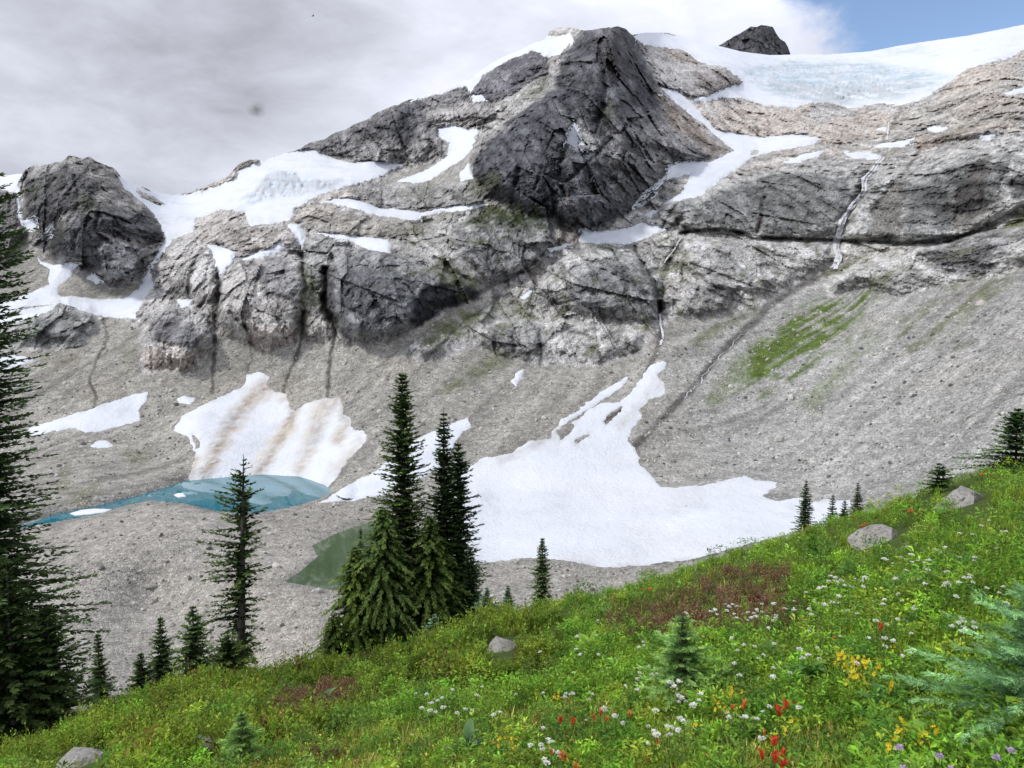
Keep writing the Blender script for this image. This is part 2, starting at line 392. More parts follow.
CRACKS = [  # joints and gullies: line, half width px, depth m, colour, strength
    ([(219, 246), (217, 300), (215, 345), (212, 392)], 2.6, 9, (.045, .042, .034), .8),
    ([(230, 312), (248, 330), (252, 360), (247, 372)], 1.6, 5, (.06, .055, .05), .6),
    ([(300, 240), (305, 290), (301, 345), (288, 378), (284, 392)], 2.4, 8, (.05, .047, .038), .85),
    ([(331, 262), (321, 295), (336, 330), (331, 355), (327, 398)], 2.4, 8, (.05, .047, .04), .85),
    ([(103, 318), (108, 338), (95, 362), (90, 380), (97, 398), (92, 412)], 2.2, 5, (.06, .055, .05), .8),
    ([(686, 232), (668, 262), (660, 300), (661, 330), (655, 356), (640, 386), (618, 412), (600, 424)], 3.2, 6, (.07, .066, .062), .85),
    ([(832, 268), (800, 287), (768, 306), (745, 330), (715, 360), (690, 390), (660, 420), (634, 448)], 4.6, 5, (.085, .08, .074), .85),
    ([(1040, 388), (985, 408), (958, 425), (925, 442)], 1.2, 1.5, (.12, .12, .09), .5), ([(868, 302), (820, 345), (790, 382)], 1.3, 2, (.13, .13, .11), .5), ([(1030, 300), (960, 335), (900, 372), (860, 400)], 1.4, 1.5, (.15, .148, .135), .45), ([(700, 430), (740, 400), (800, 350)], 1.3, 1.5, (.14, .135, .125), .4), ([(345, 395), (370, 372), (430, 330)], 1.4, 1.5, (.15, .14, .12), .5), ([(470, 370), (440, 400), (415, 420)], 1.5, 1.5, (.17, .15, .115), .4),
    ([(680, 233), (720, 229), (760, 237), (830, 241), (900, 244), (950, 241)], 1.5, 7, (.05, .055, .035), .8),
    ([(634, 245), (642, 262), (655, 285), (660, 312)], 1.8, 8, (.05, .05, .045), .8),
    ([(562, 240), (522, 272), (482, 292)], 1.8, 6, (.07, .068, .06), .6),
    ([(560, 185), (575, 210), (585, 232)], 1.4, 6, (.16, .12, .1), .7),
    ([(665, 100), (620, 130), (575, 175), (530, 215)], 1.2, 5, (.13, .125, .115), .4),
    ([(560, 85), (575, 120), (560, 165), (565, 200)], 2.2, 9, (.06, .06, .068), .6),
    ([(600, 45), (606, 90), (598, 120)], 2.0, 8, (.06, .058, .062), .5),
    ([(640, 70), (645, 110), (670, 145)], 1.8, 7, (.07, .066, .066), .5),
    ([(500, 140), (520, 165), (512, 200)], 1.8, 7, (.06, .062, .07), .5),
    ([(540, 120), (545, 160), (535, 190)], 1.6, 6, (.06, .062, .07), .5),
    ([(512, 332), (515, 355)], 2.6, 4, (.05, .05, .05), .8), ([(538, 330), (542, 352), (540, 362)], 2.6, 4, (.04, .04, .04), .8), ([(497, 335), (494, 350)], 1.6, 3, (.05, .05, .05), .7),
    ([(600, 352), (603, 362)], 1.6, 3, (.06, .06, .06), .7),
    ([(765, 195), (758, 232)], 1.8, 5, (.075, .055, .04), .7), ([(756, 120), (758, 137)], 1.8, 4, (.09, .065, .05), .7), ([(768, 118), (769, 136)], 1.4, 3, (.1, .07, .055), .6),
    ([(842, 262), (838, 225), (852, 200), (864, 178)], 3.2, 5, (.075, .07, .062), .7),
    ([(676, 205), (662, 228)], 1.8, 6, (.06, .06, .055), .7), ([(920, 150), (905, 172), (880, 200)], 2.2, 4, (.09, .072, .055), .7),
    ([(500, 296), (470, 316), (420, 368), (392, 400)], 1.5, 3, (.14, .132, .115), .6),
    ([(380, 345), (420, 330), (470, 300)], 1.6, 4, (.3, .275, .235), .6),
    ([(150, 348), (153, 372)], 1.0, 2, (.07, .06, .055), .7), ([(172, 350), (171, 372)], .9, 2, (.09, .07, .06), .6),
    ([(100, 205), (95, 232), (112, 245)], 1.6, 6, (.05, .05, .052), .6), ([(75, 175), (78, 205), (68, 222)], 1.6, 6, (.06, .058, .055), .5),
    ([(128, 240), (142, 262), (138, 278)], 1.4, 5, (.06, .06, .062), .5),
    ([(905, 100), (880, 150), (884, 158)], 1.6, 3, (.1, .095, .09), .5),
]
SCREE = [(-140, 355), (0, 352), (45, 348), (78, 350), (103, 322), (108, 318), (140, 325), (140, 373), (195, 373), (208, 352), (214, 360), (222, 335), (265, 352), (294, 346), (303, 343), (318, 340), (340, 344),
         (390, 343), (440, 316), (470, 300), (495, 290), (470, 318), (420, 338), (405, 352), (418, 364), (470, 348), (478, 348), (500, 357), (550, 364), (600, 367), (645, 352), (650, 340), (672, 322), (700, 322),
         (740, 312), (790, 290), (825, 272), (830, 300), (860, 292), (900, 297), (960, 284), (1000, 278), (1024, 268), (1160, 268), (1160, 780), (-140, 780)]
SCREE2 = [(-140, 262), (12, 262), (25, 236), (42, 252), (62, 264), (88, 272), (110, 287), (145, 280), (150, 292), (120, 298), (90, 300), (60, 298), (20, 310), (-140, 312)]
SCREE3 = [(430, 160), (480, 148), (472, 172), (480, 182), (420, 186), (378, 184), (400, 172)]
FLOOR = [(-140, 552), (0, 536), (33, 527), (75, 520), (100, 516), (123, 508), (150, 502), (185, 505), (215, 512), (262, 514), (300, 506), (322, 499), (345, 499), (380, 497), (405, 500), (480, 560), (560, 566), (640, 571), (720, 556), (800, 560), (800, 780), (-140, 780)]
VEG = [  # outline, colour, strength
    ([(745, 395), (752, 350), (775, 330), (800, 308), (830, 298), (868, 290), (872, 298), (845, 340), (800, 375), (760, 398)], (.095, .145, .03), 1.),
    ([(700, 402), (745, 352), (800, 316), (815, 318), (770, 360), (715, 412)], (.1, .14, .035), .6), ([(800, 400), (840, 362), (868, 330), (880, 335), (850, 375), (815, 408)], (.1, .14, .035), .5),
    ([(690, 345), (705, 322), (740, 300), (760, 292), (752, 312), (725, 330), (700, 350)], (.09, .105, .035), .7),
    ([(895, 345), (905, 318), (960, 293), (1010, 280), (985, 305), (945, 330), (915, 350)], (.095, .11, .035), .7),
    ([(940, 350), (960, 335), (972, 340), (955, 352)], (.06, .075, .025), .7),
    ([(465, 222), (480, 211), (500, 206), (545, 212), (558, 224), (520, 229), (490, 228)], (.035, .05, .018), .95),
    ([(466, 192), (485, 178), (500, 176), (498, 184), (478, 196)], (.09, .1, .04), .6), ([(482, 212), (505, 200), (520, 206), (500, 212)], (.1, .11, .045), .7),
    ([(420, 345), (432, 328), (455, 315), (478, 308), (484, 318), (462, 332), (440, 346)], (.085, .1, .03), .85),
    ([(440, 392), (460, 372), (490, 354), (510, 352), (490, 372), (462, 388)], (.09, .105, .035), .65),
    ([(487, 305), (505, 296), (500, 312), (485, 320)], (.09, .11, .03), .7), ([(505, 310), (520, 302), (528, 312), (540, 320), (532, 330), (518, 320)], (.09, .11, .03), .6),
    ([(426, 268), (445, 255), (455, 268), (475, 282), (462, 284), (440, 278)], (.09, .1, .035), .75), ([(418, 215), (440, 208), (470, 205), (462, 212), (430, 222)], (.1, .105, .04), .5),
    ([(395, 192), (425, 185), (445, 190), (430, 200), (410, 198)], (.11, .11, .045), .4), ([(345, 232), (380, 228), (420, 222), (425, 234), (380, 238)], (.11, .1, .045), .45),
    ([(524, 95), (534, 84), (545, 80), (538, 92)], (.06, .08, .03), .8), ([(598, 110), (612, 102), (610, 118)], (.1, .1, .05), .5),
    ([(655, 268), (672, 256), (690, 255), (688, 275), (665, 285)], (.095, .11, .035), .6), ([(722, 278), (745, 270), (765, 280), (740, 290), (728, 300)], (.095, .11, .04), .6),
    ([(838, 265), (870, 250), (905, 245), (900, 250), (865, 268), (842, 275)], (.1, .12, .04), .6), ([(990, 228), (1024, 213), (1160, 205), (1160, 222), (1010, 230)], (.12, .14, .045), .8),
    ([(850, 288), (880, 272), (905, 268), (880, 286), (858, 296)], (.1, .12, .04), .6), ([(940, 290), (980, 276), (1000, 280), (970, 290)], (.09, .11, .035), .6),
    ([(78, 200), (92, 200), (90, 212), (76, 208)], (.07, .08, .035), .7), ([(34, 182), (46, 188), (42, 198), (34, 194)], (.06, .07, .035), .5), ([(55, 238), (62, 222), (66, 236)], (.05, .06, .03), .5),
    ([(300, 300), (308, 270), (318, 300), (310, 320)], (.08, .1, .035), .7), ([(860, 150), (880, 140), (900, 148), (870, 168)], (.14, .125, .05), .5), ([(925, 140), (955, 125), (970, 130), (940, 142)], (.09, .09, .04), .5),
    ([(120, 345), (140, 330), (142, 360), (125, 375)], (.11, .115, .06), .35), ([(40, 360), (75, 352), (80, 370), (50, 375)], (.14, .13, .07), .4), ([(65, 495), (100, 480), (85, 505)], (.11, .12, .05), .6),
    ([(125, 452), (150, 448), (150, 462), (130, 465)], (.14, .14, .07), .5), ([(60, 488), (66, 462), (74, 490)], (.14, .14, .06), .5),
]
SNOW = [  # outline, name, label
    ([(173, 431), (183, 416), (197, 410), (215, 399), (243, 386), (246, 375), (259, 372), (269, 377), (267, 386), (278, 392), (288, 394), (291, 408), (295, 410), (311, 401), (328, 399), (341, 397), (344, 413), (351, 416), (352, 429), (366, 431), (367, 440), (349, 460), (336, 478), (323, 493), (311, 485), (276, 478), (254, 478), (221, 483), (186, 485), (196, 454), (188, 438)],
     'avalanche snow fan with brown dirt streaks running down into the turquoise lake'),
    ([(8, 440), (30, 428), (80, 412), (125, 398), (149, 391), (147, 400), (138, 410), (140, 420), (125, 425), (105, 430), (85, 432), (75, 428), (40, 434)], 'long narrow snow patch on the grey scree slope above the left end of the lake'),
    ([(318, 503), (345, 487), (385, 465), (415, 440), (440, 427), (470, 419), (471, 428), (455, 440), (450, 460), (430, 475), (400, 487), (380, 496), (350, 502)], 'slanting snow tongue behind the tall firs, reaching down to the right lake shore'),
    ([(666, 361), (665, 369), (657, 375), (664, 384), (665, 394), (651, 400), (639, 409), (643, 417), (632, 428), (628, 441), (636, 450), (639, 462), (651, 475), (661, 487), (686, 488), (704, 485), (723, 480), (745, 474), (754, 480), (779, 483), (771, 489), (763, 496), (779, 501), (801, 497), (813, 502), (832, 499), (850, 500), (850, 525), (790, 535), (745, 545), (700, 557), (650, 566), (600, 567), (560, 560), (520, 558), (484, 563), (455, 560), (440, 520), (455, 478),
      (467, 469), (486, 458), (511, 453), (529, 441), (551, 437), (557, 428), (570, 425), (582, 416), (590, 408), (604, 402), (620, 402), (623, 397), (632, 391), (639, 380), (651, 366), (661, 361)], 'huge smooth snowfield spreading over the valley floor behind the firs'),
    ([(629, 377), (626, 383), (607, 397), (595, 405), (576, 417), (557, 430), (554, 434), (560, 424), (561, 419), (576, 411), (589, 402), (604, 391), (620, 381)], 'thin ragged snow strip along the upper left edge of the huge snowfield'),
    ([(511, 381), (517, 372), (523, 368), (524, 373), (516, 386)], 'tiny lone snow fleck on the scree below the central cliff'),
    ([(89, 447), (97, 442), (105, 440), (115, 446), (100, 448)], 'small oval snow patch just below the long narrow one on the left scree'),
    ([(176, 400), (183, 396), (195, 399), (190, 405), (180, 404)], 'small snow scrap on scree at the upper left corner of the dirty avalanche fan'),
    ([(-140, 178), (0, 176), (22, 172), (18, 185), (20, 205), (25, 220), (34, 216), (37, 230), (25, 234), (17, 215), (14, 192), (0, 189), (-140, 192)], 'narrow snow gully hanging down the left side of the dark left peak'),
    ([(118, 176), (150, 190), (172, 193), (190, 194), (215, 187), (232, 180), (240, 170), (262, 161), (283, 153), (300, 151), (315, 151), (345, 162), (370, 162), (403, 165), (380, 176), (350, 186), (320, 195), (295, 208), (290, 220), (270, 224), (250, 226), (245, 212), (220, 210), (212, 214), (197, 218), (192, 233), (172, 238), (165, 245), (160, 221), (142, 202), (125, 190)], 'white col glacier with a pale blue ice band between left peak and long ridge'),
    ([(165, 240), (172, 238), (160, 258), (150, 272), (155, 288), (142, 300), (135, 320), (100, 316), (60, 304), (25, 308), (0, 314), (-140, 330), (-140, 305), (0, 302), (25, 295), (48, 285), (50, 270), (35, 258), (55, 265), (80, 263), (70, 278), (57, 288), (60, 296), (100, 299), (125, 298), (140, 290), (145, 272), (157, 255)], 'snow ledge running beneath the dark left peak and up its right-hand gully'),
    ([(320, 201), (345, 197), (380, 208), (425, 212), (418, 221), (380, 216), (345, 206)], 'thin snow ribbon on the ledge between two grey rock ribs below the long ridge'),
    ([(412, 216), (440, 207), (480, 203), (490, 205), (470, 210), (435, 214)], 'short snow sliver just left of the dwarf conifer patch'),
    ([(312, 232), (340, 235), (360, 237), (389, 240), (390, 254), (370, 250), (350, 241), (330, 238)], 'snow strip lying on top of the dark vertical block of cliff'),
    ([(287, 222), (300, 225), (304, 235), (303, 250), (296, 240)], 'short upright snow sliver beside the top of the pale granite face'),
    ([(242, 260), (272, 247), (280, 240), (285, 250), (262, 258)], 'thin curved snow line across the top of the pale granite face'),
    ([(207, 244), (222, 247), (237, 252), (232, 262), (220, 279), (215, 262)], 'arrow shaped snow patch in the notch between two pale granite faces'),
    ([(438, 128), (455, 125), (465, 129), (480, 130), (474, 145), (465, 158), (445, 170), (425, 183), (395, 182), (430, 168), (447, 155), (450, 143), (440, 138)], 'broad snow couloir at the left foot of the dark main peak'),
    ([(459, 173), (470, 163), (473, 178), (460, 182)], 'small triangular snow patch low on the left edge of the dark main peak'),
    ([(85, 278), (93, 273), (103, 281), (98, 284)], 'small snow dab on rubble under the lower dark bulge of the left peak'),
    ([(43, 233), (48, 226), (55, 221), (52, 230), (46, 235)], 'tiny slanted snow dab on the lower flank of the dark left peak'),
    ([(-140, 355), (0, 355), (28, 356), (33, 361), (10, 370), (-140, 378)], 'snow patch at the far left edge below the rounded grey knob'),
    ([(-140, 318), (0, 314), (40, 308), (58, 304), (50, 312), (20, 322), (0, 328), (-140, 335)], 'flat streaky snow strip above the rounded grey knob'),
    ([(176, 299), (192, 300), (190, 307), (180, 309)], 'little snow dab on top of the pinkish granite block'),
    ([(405, 103), (430, 92), (450, 86), (465, 80), (480, 68), (500, 56), (525, 44), (545, 36), (556, 36), (572, 33), (574, 40), (560, 54), (548, 58), (532, 50), (506, 62), (482, 76), (470, 92), (464, 86), (440, 94)], 'thin snow cornice along the skyline ridge left of the main summit'),
    ([(471, 95), (484, 95), (486, 101), (474, 101)], 'tiny snow fleck in the notch of the skyline ridge'),
    ([(572, 120), (579, 127), (577, 137), (586, 145), (572, 147), (565, 142)], 'isolated snow patch in the middle of the dark main peak'),
    ([(551, 159), (556, 160), (555, 166), (552, 165)], 'tiny white fleck low in the dark main peak'),
    ([(582, 227), (594, 232), (620, 230), (645, 222), (667, 229), (632, 244), (602, 244), (578, 242)], 'wing shaped snow patch at the right foot of the dark main peak'),
    ([(644, 216), (652, 210), (660, 211), (650, 218)], 'small snow scrap above the wing shaped snow patch'),
    ([(660, 88), (677, 90), (692, 102), (704, 117), (716, 130), (727, 132), (762, 137), (792, 134), (824, 137), (812, 145), (782, 150), (752, 157), (732, 172), (702, 195), (662, 206), (682, 192), (690, 175), (672, 177), (652, 192), (635, 205), (647, 190), (667, 175), (667, 165), (682, 162), (712, 162), (734, 150), (722, 140), (697, 120), (677, 105)], 'wide snow ramp running down the right side of the dark main peak'),
    ([(632, 36), (645, 31), (690, 36), (740, 48), (790, 52), (870, 48), (940, 36), (1000, 26), (1160, -2), (1160, 46), (1024, 50), (1012, 58), (990, 62), (962, 71), (942, 87), (925, 98), (900, 106), (880, 103), (850, 109), (828, 101), (800, 105), (790, 107), (760, 104), (740, 98), (722, 97), (706, 104), (692, 100), (715, 92), (745, 82), (724, 68), (700, 62), (682, 50), (645, 45)], 'broad crevassed glacier with pale blue ice below the right-hand skyline'),
    ([(872, 145), (892, 142), (917, 137), (902, 147), (877, 148)], 'thin snow streak at the top of the tall waterfall'),
    ([(842, 152), (882, 154), (877, 159), (852, 159)], 'flat snow streak beside the head of the tall waterfall'),
    ([(782, 162), (805, 153), (824, 150), (818, 156), (792, 164)], 'pointed snow streak below the tan slabs, left of the waterfall head'),
    ([(925, 129), (935, 126), (948, 128), (937, 134)], 'small snow patch on brown slabs below the glacier edge'),
    ([(977, 136), (997, 133), (990, 140), (980, 140)], 'small snow patch on top of the big right slab cliff'),
    ([(1002, 93), (1026, 85), (1160, 75), (1160, 84), (1026, 92), (1007, 96)], 'snow strip on the brown rocks at the right edge'),
    ([(872, 130), (887, 126), (884, 131)], 'tiny snow fleck among the tan slabs below the glacier'),
    ([(520, 296), (527, 291), (532, 290), (528, 296), (522, 298)], 'tiny snow fleck on the sloping ledge left of the big central slab'),
    ([(548, 250), (560, 245), (572, 241), (568, 246), (552, 253)], 'thin snow line on the ramp left of the wing shaped snow patch'),
]
HOLES = [[(558, 431), (566, 425), (575, 424), (570, 432), (562, 441)], [(602, 421), (612, 412), (622, 404), (621, 411), (606, 424)], [(574, 441), (582, 436), (592, 433), (584, 440), (577, 444)], [(192, 436), (198, 438), (201, 446), (196, 448)],
         [(748, 153), (756, 148), (760, 152), (752, 156)], [(668, 128), (676, 130), (672, 134)], [(135, 188), (150, 195), (165, 203), (160, 206), (142, 198)]]
DIRT = [([(268, 385), (250, 402), (228, 432), (205, 474)], 9, .8), ([(293, 408), (290, 425), (275, 450), (258, 474)], 6, .85), ([(326, 403), (318, 430), (300, 468)], 8, .5), ([(344, 405), (346, 425), (338, 440)], 7, .6), ([(338, 398), (322, 418)], 6, .5), ([(266, 388), (246, 410), (232, 430)], 3, .9), ([(222, 445), (212, 462)], 5, .7), ([(292, 410), (288, 430), (272, 455), (256, 472)], 2, 1.), ([(332, 396), (318, 408), (310, 440)], 3, .55), ([(283, 400), (292, 396)], 4, .5),
        ([(660, 385), (640, 405), (620, 425)], 8, .22), ([(560, 432), (530, 446), (500, 462)], 6, .35), ([(360, 440), (345, 462), (325, 485)], 6, .3), ([(196, 460), (188, 482)], 6, .5)]

# ---- grid of bearings and the fitted distance
C, NR = 1040, 580
gx = np.linspace(-140, 1160, C)
SKY = np.array(SKY, float)
sky_y = np.interp(gx, SKY[:, 0], SKY[:, 1])
jag = fbm((gx, gx * 0, gx * 0), 26, 4, 3)
soft = np.interp(gx, [-140, 20, 30, 120, 160, 180, 265, 280, 290, 400, 470, 545, 592, 600, 630, 640, 1160], [.2, .2, 1, 1, .4, 1, 1, .3, .8, .8, .4, .4, .6, 1, 1, .12, .12])
sky_y = sky_y + (jag * 5.5 + 3 * fbm((gx, gx * 0, gx * 0 + 7), 11, 3, 4)) * soft
tt = np.linspace(0, 1, NR)[:, None]
PX = np.repeat(gx[None, :], NR, 0)
PY = 770 + (sky_y[None, :] - 770) * tt
# readings given by height instead of distance
DEPTHZ = [(40, 528, -66), (100, 519, -63.5), (150, 505, -62), (185, 507, -62.5), (215, 515, -64), (150, 525, -63), (60, 545, -66), (0, 550, -68), (200, 540, -66), (262, 516, -67.5), (300, 509, -68.6), (-140, 545, -69),
          (330, 499, -69), (350, 489, -68), (262, 530, -69), (350, 503, -69.2), (400, 508, -69),
          (0, 527, -69.3), (20, 520, -69.3), (60, 510, -69.3), (100, 501, -69.3), (140, 491, -69.3), (180, 480, -69.3), (100, 478, -65.5), (20, 497, -66), (-140, 500, -66), (200, 470, -66), (262, 470, -68), (320, 478, -68),
          (265, 592, -70.3), (290, 552, -70.2), (318, 528, -70.0), (355, 515, -69.8), (405, 512, -69.6), (440, 540, -70), (420, 585, -70.3), (330, 602, -70.4), (330, 560, -71.5), (380, 550, -71.5)]
D = np.array(list(DEPTH) + [(x_, y_, z_ / float(ray(x_, y_)[1])) for x_, y_, z_ in DEPTHZ], float)


def tps(points, vals, X, Y, lam=0.02):
    p = points / 400.0
    n = len(p)
    d2 = ((p[:, None] - p[None]) ** 2).sum(-1)
    K = np.where(d2 > 0, d2 * np.log(np.maximum(d2, 1e-12)), 0) + lam * np.eye(n)
    Pm = np.c_[np.ones(n), p]
    A = np.block([[K, Pm], [Pm.T, np.zeros((3, 3))]])
    w = np.linalg.solve(A, np.r_[vals, 0, 0, 0])
    x, y = X / 400.0, Y / 400.0
    out = w[n] + w[n + 1] * x + w[n + 2] * y
    for i in range(n):
        r2 = (x - p[i, 0]) ** 2 + (y - p[i, 1]) ** 2
        out = out + w[i] * np.where(r2 > 1e-12, r2 * np.log(np.maximum(r2, 1e-12)), 0)
    return out


DB = np.exp(tps(D[:, :2], np.log(D[:, 2]), PX, PY, 0.004))
RX, RZ = ray(PX, PY)
P0 = (RX * DB, DB, RZ * DB)

# ragged outlines: the outlines are read with a wobble that lives on the ground
w1 = fbm(P0, 38, 4, 101); w2 = fbm(P0, 38, 4, 211)
k1 = fbm(P0, 9, 3, 301); k2 = fbm(P0, 9, 3, 401)
WX, WY = PX + w1 * 7 + k1 * 3, PY + w2 * 6 + k2 * 3
k3 = fbm(P0, 3.5, 2, 451); SX, SY = PX + w1 * 3 + k1 * 4 + k3 * 1.6, PY + w2 * 2.5 + k2 * 2.6 + k3 * 1.2

vst = fbm((P0[0] + .3 * P0[2], (P0[1] - .9 * P0[2]) * .22, P0[2] * .16), 8, 4, 205, .6)      # runs down the faces
sd1 = sdf(SCREE, WX, WY + vst * 9); sd2 = sdf(SCREE2, WX, WY)
scree = sstep(-3, 4, sd1)
scree = np.maximum(scree, sstep(-2, 3, sd2))
talus = 1 - sstep(-18, 2, np.maximum(sd1, sd2 - 4))      # cliffs meet the rubble without a step
scree3 = sstep(-2, 4, sdf(SCREE3, WX, WY)) * .7
floor_ = sstep(-2, 3, sdf(FLOOR, PX + w1 * 3, PY + w2 * 3))

relief = np.zeros(PX.shape)
ccol = np.zeros(PX.shape + (3,)); ccol[:] = (.27, .255, .23)
# tan band high up under the glaciers
tanm = sstep(0, 1, fbm(P0, 120, 3, 55) * 2.2 + .1)
ccol = ccol * (1 - .5 * tanm[..., None]) + np.array((.3, .26, .21)) * .5 * tanm[..., None]
n14 = fbm(P0, 14, 3, 77, .6); n30 = fbm(P0, 30, 3, 78, .6)
for poly, amp, wd, colr, st in ROCKS:
    s = sdf(poly, WX + n30 * 5, WY + n14 * 4)
    if amp > 0:
        h = 1 - (1 - np.clip(s / wd, 0, 1)) ** 2.2
    else:
        h = sstep(0, wd, s)
    relief += .8 * amp * h
    m = sstep(-4, 5, s + n14 * 8 + vst * 7)[..., None] * st
    ccol = ccol * (1 - m) + np.array(colr) * m
rock = np.clip(1 - np.maximum(scree, scree3), 0, 1)
crackw = np.zeros(PX.shape)
cracks = []
for line, hw, dep, colr, st in CRACKS:
    d = linedist(line, PX + w1 * 3 + k1 * 2, PY + w2 * 3 + k2 * 2)
    dn = d + fbm(P0, 12, 3, 99) * 1.8
    brk = sstep(-.45, .1, n14 + .5 * vst)
    m = (1 - sstep(hw * .3, hw * 1.3, dn + scree * .2)) * np.maximum(brk, .75 * scree)
    relief -= dep * (1 - sstep(0, hw * 2.2, d)) * (.35 + .65 * brk)
    cracks.append((m, colr, st))
    crackw = np.maximum(crackw, m)

snow_sd = [sdf(s[0], SX, SY) for s in SNOW]
hole = np.max([sdf(h, SX, SY) for h in HOLES], 0)
snow_sd = [np.minimum(s, -hole) for s in snow_sd]
snow_any = np.max(snow_sd, 0)
snowm = sstep(-2, 3, snow_any)

# fracture relief of the rock, calmer under snow, small on scree
top = slice(int((770 - 400) / (770 - 110) * NR) - 40, NR)      # only the upper rows carry rock
def at_top(f):
    o = np.zeros(PX.shape); o[top] = f; return o
Q = tuple(a_[top] for a_ in P0)
ux = Q[0] * .9 + Q[2] * .42; uz = Q[2] * .9 - Q[0] * .42; uy = Q[1] - .9 * Q[2]
oA, eA, vA = facets((ux, uy, uz), 34, 5, (1, .35, .42))        # ribs running up the faces
oB, eB, vB = facets((ux, uy, uz), 13, 6, (1, .4, .45))
oC, eC, vC = facets((Q[0], uy, Q[2]), 5.5, 7, (1, .6, .8))
oL, eL, vL = facets((Q[0] - .5 * Q[2], uy, Q[2] + .35 * Q[0]), 30, 9, (.35, .3, 1.5))   # sloping ledges
o1, o2, o3, o4 = at_top(oA), at_top(oB), at_top(oC), at_top(oL)
e2, e3, v2, v3 = at_top(eB) + 1e-6, at_top(eC), at_top(vB), at_top(vC)
f1 = at_top(fbm((ux, uy * .5, uz * .5), 60, 5, 21, .52, (1, 1, 1), True))
f2 = fbm(P0, 9, 3, 31, .6, (1, 1, .5), True)
f3 = fbm(P0, 3.2, 2, 41, .6)
calm = 1 - .93 * snowm
slab = sstep(640, 720, PX) * sstep(100, 150, PY)           # ice-polished slabs are rounder
peakm = sstep(-10, 30, sdf([(605, 20), (640, 40), (665, 105), (720, 157), (640, 205), (585, 236), (472, 185), (480, 145), (555, 80)], PX, PY))
rel_rock = (10 * o1 + 5.0 * o2) * (1 - .55 * slab) * (1 + .9 * peakm) + 2.4 * o3 * (1 - .3 * slab) + 3.5 * o4 * (1 + .3 * slab) + 9 * f1 + 2.0 * f2 + .8 * f3
dome = sstep(-10, 40, PY - 90)   # the far glacier stays smooth
screen_ = 2.5 * fbm(P0, 60, 3, 61) + .3 * f2 + .2 * f3 + 1.8 * fbm((P0[0] * .08 + P0[1] * .08, P0[0] * .45 - P0[1] * .89, P0[2] * .05), 9, 3, 71)
mor = 3.0 * fbm(P0, 45, 3, 81) + .5 * fbm(P0, 9, 3, 82) + .15 * f3
near = np.clip(DB / 450, .3, 1.25)
rel = relief * talus * (1 - .8 * snowm) * near + calm * (rock * (.35 + .65 * talus) * rel_rock * near + (1 - rock) * ((1 - floor_) * screen_ + floor_ * .0))
DT = DB - rel


def blur(a_, k):
    for ax in (0, 1):
        c_ = np.cumsum(np.pad(a_, [(k + 1, k) if i_ == ax else (0, 0) for i_ in (0, 1)], mode='edge'), axis=ax)
        a_ = (np.take(c_, np.arange(2 * k + 1, c_.shape[ax]), ax) - np.take(c_, np.arange(0, c_.shape[ax] - 2 * k - 1), ax)) / (2 * k + 1)
    return a_


DT = DB - (rel * (1 - snowm) + blur(blur(rel, 5), 4) * snowm)      # snow lies smooth
# moraine and lake bed are shaped in height rather than in distance
XT, YT, ZT = RX * DT, DT, RZ * DT
ZT = ZT + floor_ * mor * .8

LAKE_Z, POND_Z = -70.0, -71.0
LAKE = [(-60, 542), (0, 528), (30, 521), (60, 513), (100, 505), (140, 495), (170, 486), (186, 480), (220, 477), (262, 474), (300, 476), (324, 484), (332, 491), (322, 498), (300, 505), (262, 513), (240, 514), (215, 511), (185, 504), (150, 501), (123, 507), (100, 515), (75, 519), (33, 526), (0, 535), (-60, 548)]
POND = [(285, 582), (300, 572), (318, 556), (312, 546), (330, 536), (352, 527), (375, 520), (400, 523), (420, 545), (400, 575), (370, 588), (330, 590)]


def sink(poly, level, below, shore_y=None, rise=.26):
    """lay the ground inside an outline just under a water level"""
    global XT, YT, ZT
    s = sdf(poly, PX + w1 * 2, PY + w2 * 1.0)
    # the shore runs down to the waterline and on beneath it
    above = (PY < shore_y) if shore_y is not None else True
    z_t = np.where(s < 0, level + .12 + rise * np.clip(-s, 0, 40), level - .05 - below * np.clip(s / 5, 0, 1))
    m = np.where(s < 0, sstep(-26, -1, s) * above, 1.0)
    d = z_t / np.minimum(RZ, -.05)
    YT = YT * (1 - m) + d * m; XT = XT * (1 - m) + RX * d * m; ZT = ZT * (1 - m) + z_t * m
    return s


mid = np.interp(PX, [-60, 0, 30, 60, 100, 140, 170, 186, 220, 262, 300, 326, 345, 360], [544, 531, 523, 515, 508, 498, 492, 490, 490, 488, 490, 492, 500, 500])
lake_s = sink(LAKE, LAKE_Z, .8, mid)
pond_s = sink(POND, POND_Z, .7, None, .07)

# ---- colour of the ground
P = (XT, YT, ZT)
VV = np.stack([XT, YT, ZT], -1)
c_scree = np.array((.288, .28, .255))
tone = fbm(P, 55, 4, 131)[..., None]
right = sstep(620, 760, PX)[..., None]
cs = c_scree * (1 - right) + np.array((.31, .308, .297)) * right
streakR = fbm((-P[0] * .45 + P[1] * .89, P[0] * .05, P[2] * .03), 10, 4, 141)       # lines down the right-hand scree
streakC = fbm((P[0] * .93 - P[1] * .36, P[1] * .04, P[2] * .02), 9, 4, 151)
st = np.where(PX > 640, streakR, streakC)[..., None]
cs = cs * 1.08 * (1 + .34 * tone + .72 * st + .25 * fbm(P, 7, 3, 133, .6)[..., None])
warm = sstep(.05, .6, fbm(P, 90, 3, 161))[..., None]
cs = cs * (1 - .35 * warm) + np.array((.31, .282, .232)) * .35 * warm
cm = np.array((.345, .33, .30)) * (1 + .22 * tone + .16 * fbm(P, 12, 3, 171)[..., None])
sand = (sstep(.0, .5, fbm(P, 50, 3, 181)) * sstep(545, 600, PY) * sstep(200, 260, PX))[..., None]
cm = cm * (1 - .6 * sand) + np.array((.385, .355, .305)) * .6 * sand
